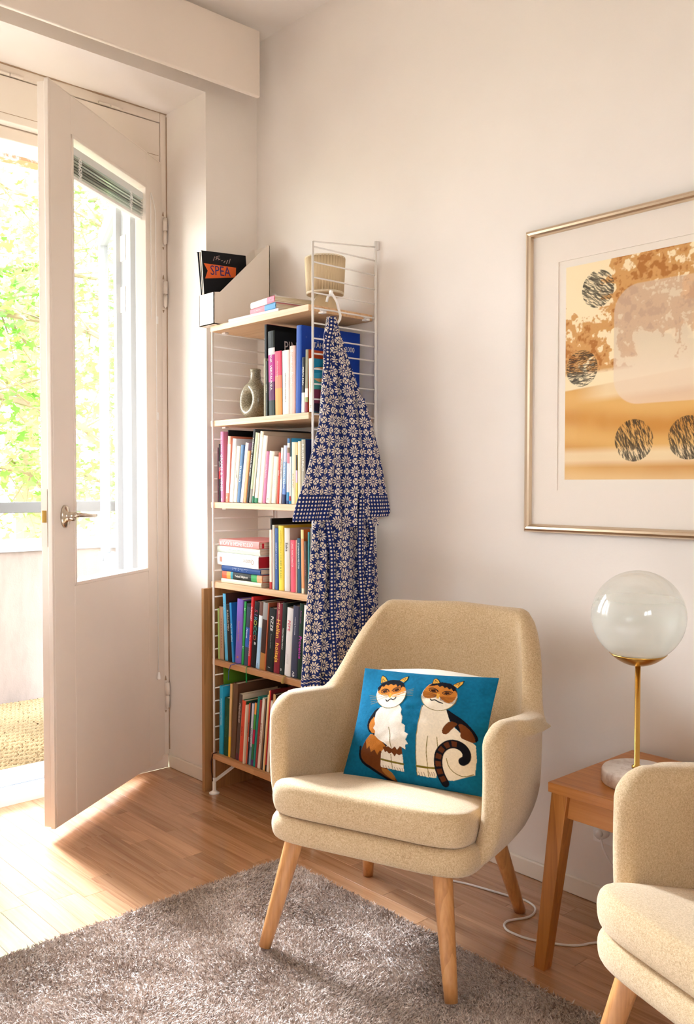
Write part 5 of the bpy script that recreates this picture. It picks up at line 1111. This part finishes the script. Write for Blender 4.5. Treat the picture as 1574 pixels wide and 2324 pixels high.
line([(918, 405), (928, 420), (955, 412), (972, 418), (990, 432), (1030, 445)], 11, BLK)
line(ell(995, 375, 162, 142, 0, 48, .1, PI), 6, OLV, smooth=0)
puff = (np.clip(np.sin(S2 * PI), 0, 1) ** .55) * (np.clip(np.sin(T2 * PI), 0, 1) ** .55)
wr = .004 * (vnoise(S2 * 1.0, T2 * 1.0, 7, 11) - .5) + .0025 * (vnoise(S2, T2, 18, 12) - .5)
pin = np.sin(S2 * PI) ** 1.2 * .018, np.sin(T2 * PI) ** 1.2 * .024
Sx = S2 + (0.5 - S2) * 2 * pin[1] * np.abs(2 * S2 - 1) ** 1.5 ; Tx = T2 + (.5 - T2) * 2 * pin[0] * np.abs(2 * T2 - 1) ** 1.5
base = PT['TL'] + Sx[..., None] * e1 + Tx[..., None] * e2
front = base + (puff * .058 + wr * puff + relief)[..., None] * nn3
rootc = base[NU // 2, -1]
cu = empty('cushion', tuple(rootc)); tag(cu, 'teal cushion with two embroidered sitting cats in the armchair', 'cushion')
M_felt = printed('embroidered_felt', .95, .1); 
nf, bf, tf = nodes(M_felt); nf.nt.links.new(nf.bump(nf.noise(tf.outputs['Object'], 500, 2), .4, .0015), bf.inputs['Normal'])
g = grid_mesh('embroidered_front', front - rootc, M_felt, cu, cols=col)
S3, T3 = np.meshgrid(np.linspace(0, 1, 50), np.linspace(0, 1, 50), indexing='ij'); pf = (np.clip(np.sin(S3 * PI), 0, 1) ** .5) * (np.clip(np.sin(T3 * PI), 0, 1) ** .5)
p0 = np.sin(S3 * PI) ** 1.2 * .018; p1 = np.sin(T3 * PI) ** 1.2 * .024; Sb = S3 + (.5 - S3) * 2 * p1 * np.abs(2 * S3 - 1) ** 1.5; Tb = T3 + (.5 - T3) * 2 * p0 * np.abs(2 * T3 - 1) ** 1.5
back = PT['TL'] + Sb[..., None] * e1 + Tb[..., None] * e2 - (np.sin(S3 * PI) * np.clip(np.sin(T3 * PI), 0, 1) ** .5 * np.clip(1 - T3 * 2, 0, 1) * .10)[..., None] * e2 / CHt - (pf * .050)[..., None] * nn3
grid_mesh('cushion_back', back - rootc, mat('ivory_cotton', 'eee6da', .9), cu, flip=True)
# ================================================================ RUG
rx0, ry1 = 0.668, -0.500
RX1, RY0 = 3.2, -3.4
rugm = mat('rug_wool', 'b8aea8', .95, spec=.1); n, b, t = nodes(rugm)
v = t.outputs['Object']; f = n.m('ADD', n.m('MULTIPLY', n.noise(v, 9, 4, .6), .55), n.m('MULTIPLY', n.noise(v, 110, 3, .7), .45))
n.nt.links.new(n.ramp(f, [(.34, lin('857972')), (.47, lin('b4a8a0')), (.60, lin('d8cdc6'))]), b.inputs['Base Color']); b.inputs['Sheen Weight'].default_value = .3
tuf = mat('rug_tuft', 'a99e96', .95, spec=.1); n, b, t = nodes(tuf); g_ = n.new('ShaderNodeNewGeometry')
f = n.m('ADD', n.m('MULTIPLY', n.noise(t.outputs['Object'], 8, 3), .5), n.m('MULTIPLY', g_.outputs['Random Per Island'], .5))
n.nt.links.new(n.ramp(f, [(.22, lin('87746a')), (.40, lin('b09c90')), (.60, lin('c9b8ac')), (.80, lin('dccdc3'))]), b.inputs['Base Color'])
gx, gy = np.meshgrid(np.arange(rx0, RX1, .012), np.arange(RY0, ry1, .012), indexing='ij')
gz = .011 + .002 * (vnoise(gx, gy, 9, 2) - .5) + rng.normal(0, .0006, gx.shape)
rug = grid_mesh('rug', np.stack([gx, gy, gz], -1), rugm); s = rug.modifiers.new('t', 'SOLIDIFY'); s.thickness = .010; s.offset = -1
tag(rug, 'mottled grey-brown deep-pile rug under the armchairs', 'rug')
NT = 430000
tx = rng.uniform(rx0 - .004, 2.75, NT); ty = rng.uniform(-2.05, ry1 + .004, NT)
# keep only tufts the photograph can see: in front of the camera
d_ = np.stack([tx, ty, np.full(NT, .02)], -1) - CP; q = d_ @ RC.T; keep = (q[:, 2] > .5) & (np.abs(F_PX * q[:, 0] / q[:, 2]) < 1000) & (F_PX * q[:, 1] / q[:, 2] < 1300); tx, ty = tx[keep], ty[keep]
NT = len(tx); hgt = .0060 + .0035 * rng.random(NT) + .004 * (vnoise(tx, ty, 22, 6) - .5); lean = rng.normal(0, .006, (NT, 2)) + np.stack([(vnoise(tx, ty, 6, 7) - .5) * .014, (vnoise(tx, ty, 6, 8) - .5) * .014], -1)
wdt = rng.uniform(.0009, .0018, NT); an = rng.uniform(0, PI, NT); z0_ = .0095
bp = np.stack([tx, ty, np.full(NT, z0_)], -1); mp = bp + np.stack([lean[:, 0] * .45, lean[:, 1] * .45, hgt * .62], -1); tp_ = bp + np.stack([lean[:, 0], lean[:, 1], hgt], -1); dv = np.stack([np.cos(an), np.sin(an), np.zeros(NT)], -1) * wdt[:, None]
V = np.stack([bp - dv * .8, bp + dv * .8, mp + dv, mp - dv, tp_], 1).reshape(-1, 3)
me = bpy.data.meshes.new('rug_pile'); me.vertices.add(len(V)); me.vertices.foreach_set('co', V.reshape(-1).astype(np.float32))
k5 = np.arange(NT)[:, None] * 5; lp_ = np.concatenate([k5 + 0, k5 + 1, k5 + 2, k5 + 3, k5 + 3, k5 + 2, k5 + 4], 1).reshape(-1)
me.loops.add(len(lp_)); me.loops.foreach_set('vertex_index', lp_.astype(np.int32)); me.polygons.add(2 * NT)
st = np.stack([np.arange(NT) * 7, np.arange(NT) * 7 + 4], 1).reshape(-1); me.polygons.foreach_set('loop_start', st.astype(np.int32)); me.update(calc_edges=True); me.materials.append(tuf)
o = bpy.data.objects.new('pile', me); COL.objects.link(o); o.parent = rug; o['kind'] = 'stuff'
# ================================================================ SIDE TABLE AND GLOBE LAMP
TZ = .470; tb = empty('side_table', (1.80, -.23, 0)); tag(tb, 'honey oak side table between the two armchairs', 'side table')
tx0, tx1, ty0, ty1 = 1.603, 1.955, -.418, -.03
def L(x, y, z): return (x - 1.80, y + .23, z)
mb = MB(); mb.box(tx0 - 1.8, tx1 - 1.8, ty0 + .23, ty1 + .23, TZ - .024, TZ); mb.build('tabletop', M_table, tb, False, .0015)
mb = MB(); mb.box(tx0 + .030 - 1.8, tx1 - .030 - 1.8, ty0 + .018 + .23, ty0 + .036 + .23, TZ - .082, TZ - .0245); mb.box(tx0 + .030 - 1.8, tx1 - .030 - 1.8, ty1 - .036 + .23, ty1 - .018 + .23, TZ - .082, TZ - .0245)
mb.box(tx0 + .018 - 1.8, tx0 + .036 - 1.8, ty0 + .036 + .23, ty1 - .036 + .23, TZ - .082, TZ - .0245); mb.box(tx1 - .036 - 1.8, tx1 - .018 - 1.8, ty0 + .036 + .23, ty1 - .036 + .23, TZ - .082, TZ - .0245)
mb.build('apron', M_table, tb, False, .001)
for sx_, sy_ in ((0, 0), (1, 0), (0, 1), (1, 1)):
    X = tx0 + .006 if not sx_ else tx1 - .006; Y = ty0 + .006 if not sy_ else ty1 - .006; dx = 1 if not sx_ else -1; dy = 1 if not sy_ else -1; wt, wb = .045, .031; of = .044
    top = [(X, Y), (X + dx * wt, Y), (X + dx * wt, Y + dy * wt), (X, Y + dy * wt)]; bot = [(X - dx * of, Y - dy * .006), (X - dx * of + dx * wb, Y - dy * .006), (X - dx * of + dx * wb, Y + dy * (wb - .006)), (X - dx * of, Y + dy * (wb - .006))]
    vs = [L(x, y, 0) for x, y in bot] + [L(x, y, TZ - .0245) for x, y in top]; fs = [(0, 3, 2, 1), (4, 5, 6, 7), (0, 1, 5, 4), (1, 2, 6, 5), (2, 3, 7, 6), (3, 0, 4, 7)]
    if dx * dy < 0: fs = [f[::-1] for f in fs]
    MB().add(vs, fs).build('leg', M_tleg, tb, False, .0015)
LXp, LYp = 1.752, -.268
gl = empty('globe_lamp', (LXp, LYp, TZ)); tag(gl, 'brass table lamp with a frosted glass globe on the side table', 'lamp')
mm = mat('white_marble', 'e6dbd4', .3); n, b, t = nodes(mm); n.nt.links.new(n.ramp(n.noise(t.outputs['Object'], 22, 6, .7), [(.35, lin('c9b6ad')), (.5, lin('ece2dc'))]), b.inputs['Base Color'])
MB().lathe([(0, 0), (.080, 0), (.082, .003), (.082, .030), (.078, .036), (0, .036)], n=48).build('lamp_base', mm, gl, True)
MB().lathe([(0, .0365), (.012, .0365), (.012, .042), (.0065, .045), (.0065, .294), (0, .294)], n=24).build('pole', M_brass, gl, True)
gz0 = .873 - TZ; GR = .1095
a1_ = math.asin(.067 / .1115); prof = [(.1115 * math.sin(a1_ * k / 10), gz0 - .1115 * math.cos(a1_ * k / 10) - .008 * (1 - (k / 10) ** 2)) for k in range(11)] + [(.0615, gz0 - .0905), (.0615, gz0 - .0925)]
MB().lathe(prof, n=48).build('brass_cup', M_brass, gl, True)
gp = []
for k in range(49): a = math.asin(min(1, .0575 / GR)) + (PI - math.asin(min(1, .0575 / GR))) * k / 48; gp.append((GR * math.sin(a), gz0 - GR * math.cos(a)))
gm = bpy.data.materials.new('fading_opal_glass'); gm.use_nodes = True; nt_ = gm.node_tree; nt_.nodes.clear(); Nn_ = N(gm)
out = Nn_.new('ShaderNodeOutputMaterial'); tcn = Nn_.new('ShaderNodeTexCoord'); sp = Nn_.new('ShaderNodeSeparateXYZ'); nt_.links.new(tcn.outputs['Object'], sp.inputs[0])
mrn = Nn_.new('ShaderNodeMapRange'); mrn.inputs[1].default_value = gz0 - .06; mrn.inputs[2].default_value = gz0 + .085; mrn.inputs[3].default_value = .80; mrn.inputs[4].default_value = .07; nt_.links.new(sp.outputs[2], mrn.inputs[0])
df = Nn_.new('ShaderNodeBsdfDiffuse'); df.inputs[0].default_value = (.86, .88, .84, 1); tl = Nn_.new('ShaderNodeBsdfTranslucent'); tl.inputs[0].default_value = (.88, .9, .86, 1); op = Nn_.new('ShaderNodeMixShader'); op.inputs[0].default_value = .5; nt_.links.new(df.outputs[0], op.inputs[1]); nt_.links.new(tl.outputs[0], op.inputs[2])
tr = Nn_.new('ShaderNodeBsdfTransparent'); tr.inputs[0].default_value = (.96, .97, .95, 1); m1 = Nn_.new('ShaderNodeMixShader'); nt_.links.new(mrn.outputs[0], m1.inputs[0]); nt_.links.new(tr.outputs[0], m1.inputs[1]); nt_.links.new(op.outputs[0], m1.inputs[2])
gs = Nn_.new('ShaderNodeBsdfGlossy'); gs.inputs['Roughness'].default_value = .03; lw = Nn_.new('ShaderNodeLayerWeight'); pwn = Nn_.m('POWER', lw.outputs['Facing'], 4.0); m2 = Nn_.new('ShaderNodeMixShader'); nt_.links.new(Nn_.m('ADD', Nn_.m('MULTIPLY', pwn, .6), .05), m2.inputs[0]); nt_.links.new(m1.outputs[0], m2.inputs[1]); nt_.links.new(gs.outputs[0], m2.inputs[2]); nt_.links.new(m2.outputs[0], out.inputs[0])
MB().lathe(gp, n=64).build('glass_globe', gm, gl, True)
# white cables
def smoothpath(pts, n=12):
    P = [Vector(p) for p in pts]; out = []
    for i in range(len(P) - 1):
        p0 = P[i - 1] if i else P[0]; p3 = P[i + 2] if i + 2 < len(P) else P[-1]; p1, p2 = P[i], P[i + 1]
        for k in range(n):
            t = k / n; out.append(.5 * ((2 * p1) + (p2 - p0) * t + (2 * p0 - 5 * p1 + 4 * p2 - p3) * t * t + (-p0 + 3 * p1 - 3 * p2 + p3) * t ** 3))
    out.append(P[-1]); return out
zc_ = .0032
pts = [(.95, -.20, zc_), (1.071, -.223, zc_), (1.163, -.190, zc_), (1.298, -.160, zc_), (1.348, -.150, zc_), (1.392, -.170, zc_), (1.408, -.221, zc_), (1.383, -.285, zc_), (1.403, -.320, zc_), (1.442, -.326, zc_), (1.491, -.316, zc_), (1.545, -.287, zc_), (1.584, -.254, zc_), (1.610, -.205, zc_), (1.66, -.17, zc_), (1.72, -.14, zc_)]
o = MB().tube(smoothpath(pts), .0031, 8).build('power_cable', M_plastic, None, True); tag(o, 'white power cable looping on the floor under the armchair and table', 'cable')
pts = [(1.505, -.022, .207), (1.512, -.030, .19), (1.525, -.030, .16), (1.56, -.024, .115), (1.60, -.020, .08), (1.67, -.020, .03), (1.72, -.05, zc_)]
o = MB().tube(smoothpath(pts), .0028, 8).build('lamp_cable', M_plastic, None, True); tag(o, 'white lamp cable hanging from the wall plug beside the table leg', 'cable')
pl = MB(); pl.tube([(1.505, -.006, .213), (1.505, -.030, .213)], .019, 20); pl.tube([(1.505, -.030, .213), (1.505, -.040, .210)], [.012, .008], 16); MB().box(1.470, 1.540, -.006, -.0005, .175, .250).build('wall_socket', M_plastic, pl.build('plug', M_plastic, o, True), False, .002)
# ================================================================ PICTURE ON THE WALL
fx0, fx1, fz0, fz1 = 1.232, 2.40, 1.046, 1.936
pic = empty('framed_print', ((fx0 + fx1) / 2, 0, fz0)); tag(pic, 'silver-framed ochre landscape print with scribbled discs on the wall', 'picture')
PX0 = (fx0 + fx1) / 2
M_silver = mat('champagne_silver_frame', 'd9c6ad', .28, 1.0)
fw, fd = .019, .030
prof = [(0, .001), (0, .016), (.004, .024), (.010, .028), (.016, .027), (.020, .022), (.022, .016), (.024, .012), (.024, .001)]
def rail(p0, p1, inx, inz):
    """mitred moulding: p0, p1 outer corners (x, z); in* inward direction at right angles"""
    vs = []; fs = []; n = len(prof)
    d = (np.sign(p1[0] - p0[0]), np.sign(p1[1] - p0[1]))
    for e, p in ((1, p0), (-1, p1)):
        for a, y in prof: vs.append((p[0] + inx * a + d[0] * a * e - PX0, -y, p[1] + inz * a + d[1] * a * e - fz0))
    for i in range(n - 1): fs.append((i, i + 1, n + i + 1, n + i))
    fs += [tuple(range(n)), tuple(range(2 * n - 1, n - 1, -1))]
    o = MB().add(vs, fs).build('frame_rail', M_silver, pic); bm = bmesh.new(); bm.from_mesh(o.data); bmesh.ops.recalc_face_normals(bm, faces=bm.faces); bm.to_mesh(o.data); bm.free()
rail((fx0, fz1), (fx1, fz1), 0, -1); rail((fx0, fz0), (fx1, fz0), 0, 1); rail((fx0, fz0), (fx0, fz1), 1, 0); rail((fx1, fz0), (fx1, fz1), -1, 0)
def bx(x0, x1, y0, y1, z0, z1): return MB().box(x0 - PX0, x1 - PX0, y0, y1, z0 - fz0, z1 - fz0)
bx(fx0 + .016, fx1 - .016, -.010, -.002, fz0 + .016, fz1 - .016).build('backing_paper', mat('print_paper', 'e9dfd3', .85), pic)
# window mount with bevelled opening
mx0, mx1, mz0, mz1 = 1.343, 2.29, 1.170, 1.828
mm_ = MB(); M_mount = mat('mount_board', 'eadfd4', .85)
for a in ((fx0 + .018, mx0, fz0 + .018, fz1 - .018), (mx1, fx1 - .018, fz0 + .018, fz1 - .018), (mx0, mx1, fz0 + .018, mz0), (mx0, mx1, mz1, fz1 - .018)): mm_.box(a[0] - PX0, a[1] - PX0, -.0125, -.0101, a[2] - fz0, a[3] - fz0)
mm_.build('mount', M_mount, pic)
ax0, ax1, az0, az1 = 1.368, 2.262, 1.201, 1.808
NX, NZ = 640, 430
U, W = np.meshgrid(np.linspace(0, 1, NX), np.linspace(0, 1, NZ), indexing='ij'); AX = ax0 + (ax1 - ax0) * U; AZ = az0 + (az1 - az0) * W
pap, o1, o2, o3, gry = [np.array(lin(c)) for c in ('f2dfb8', 'c88a3e', 'a5652a', 'e0b06a', 'b8a898')]
fb = lambda s, sd: .5 * vnoise(AX, AZ, s, sd) + .27 * vnoise(AX, AZ, s * 2.3, sd + 1) + .15 * vnoise(AX, AZ, s * 5.1, sd + 2) + .08 * vnoise(AX, AZ, s * 11, sd + 3)
def mixc(c, a, m): return c * (1 - m[..., None]) + a * m[..., None]
art = np.tile(pap, (NX, NZ, 1)); th = lambda x, w: np.clip(x / w + .5, 0, 1)
treeline = 1.50 + .035 * (AX - ax0); sky = th((AZ - (1.66 + .12 * vnoise(AX, AZ, 5, 30))) * 1.0, .02)
foliage = .45 * fb(16, 20) + .55 * fb(48, 24) + .03; up = th(AZ - treeline, .012)
left = th(1.47 + .05 * vnoise(AX, AZ, 8, 33) - AX, .05)
dens = .47 + .16 * th(AZ - 1.60, .3) * th(AX - 1.50, .12) - .0 + .10 * left * th(1.66 - AZ, .05) - .25 * th(1.50 - AX, .06) * th(AZ - 1.70, .08) - .10 * th(AX - 1.56, .1) * th(1.60 - AZ, .10)
mask = th(dens - foliage + .02, .05) * up; art = mixc(art, o1, mask * .85); art = mixc(art, o2, th(dens - .14 - foliage, .06) * up * .8)
gnd = th(1.455 + .09 * (AX - ax0) - AZ, .004); bands = .5 + .5 * np.sin(AZ * 60 + 3 * vnoise(AX, AZ, 3, 50)); gcol = mixc(np.tile(o3, (NX, NZ, 1)), o1, np.clip(fb(5, 44) * bands * 1.5, 0, 1) * .9)
low = th(1.32 - .02 * np.sin(AX * 9) - AZ, .07) * .75; art = mixc(art, gcol[0, 0] * 0 + 1.0 * o3, gnd * .0); art = art * (1 - gnd[..., None]) + gcol * gnd[..., None]
lowband = th(1.285 - AZ, .02) * th(AZ - 1.245, .02) ; art = mixc(art, pap, lowband * .75); art = mixc(art, pap, th(1.225 - AZ, .05) * .35)
pathm = th(.03 - np.abs(AZ - (1.45 + .05 * (AX - 1.37))), .02) * th(AX - 1.45, .1); art = mixc(art, pap, pathm * .7)
# pale rounded panel
px0, px1, pz0, pz1, rr = 1.523, 2.12, 1.405, 1.728, .075
qx = np.maximum(np.abs(AX - (px0 + px1) / 2) - ((px1 - px0) / 2 - rr), 0); qz = np.maximum(np.abs(AZ - (pz0 + pz1) / 2) - ((pz1 - pz0) / 2 - rr), 0)
pan = th(rr - np.hypot(qx, qz), .003); art = mixc(art, np.array(lin('e8d2bd')), pan * (.38 + .25 * th(1.53 - AZ, .05))); art = mixc(art, gry, pan * th(AZ - 1.53, .1) * th(.62 - fb(9, 60), .1) * .35)
ink = np.array(lin('2a2622'))
for i, (dx, dz, rx_, rz_, an) in enumerate(((1.472, 1.732, .051, .052, .9), (1.422, 1.516, .051, .051, 1.5), (1.586, 1.307, .057, .057, .25), (1.742, 1.309, .057, .057, .3), (1.90, 1.31, .057, .057, .2), (2.06, 1.31, .057, .057, .3), (2.19, 1.55, .052, .052, 1.2))):
    inside = th(1 - np.hypot((AX - dx) / rx_, (AZ - dz) / rz_), .02); ua = (AX - dx) * math.cos(an) + (AZ - dz) * math.sin(an); va = -(AX - dx) * math.sin(an) + (AZ - dz) * math.cos(an)
    st_ = vnoise(ua + .3 + .004 * vnoise(ua + 2, va + 2, 60, 70 + i), va * .13 + .3, 460, 75 + i); st2 = vnoise((ua * .94 + va * .34) + .4, (va * .94 - ua * .34) * .10 + .4, 620, 90 + i)
    art = mixc(art, ink, inside * np.clip(th(st_ - .50, .12) * .85 + th(st2 - .60, .12) * .75, 0, 1) * .92)
P = np.stack([AX - PX0, np.full(AX.shape, -.0104), AZ - fz0], -1); grid_mesh('art_print', P, printed('art_ink', .8, .2), pic, cols=art)
bx(fx0 + .020, fx1 - .020, -.0165, -.0150, fz0 + .020, fz1 - .020).build('picture_glass', glassmat('picture_glass', (1, 1, 1), .006, .12), pic)
# nail in the wall and screw above the ladder
MB().tube([(0.50, -.0005, 1.945), (0.50, -.008, 1.945)], .0028, 8).build('nail', M_steel, bpy.data.objects['wall_right'], True)
# ================================================================ lettering curves become meshes
bpy.context.view_layer.update()
for o in [o for o in bpy.data.objects if o.type == 'FONT']:
    me = bpy.data.meshes.new_from_object(o); n2 = bpy.data.objects.new(o.name, me); nm = o.name; par = o.parent; mw_ = o.matrix_local.copy()
    COL.objects.link(n2); n2.parent = par; n2.location = o.location; n2.rotation_euler = o.rotation_euler; n2.scale = o.scale; bpy.data.objects.remove(o); n2.name = nm
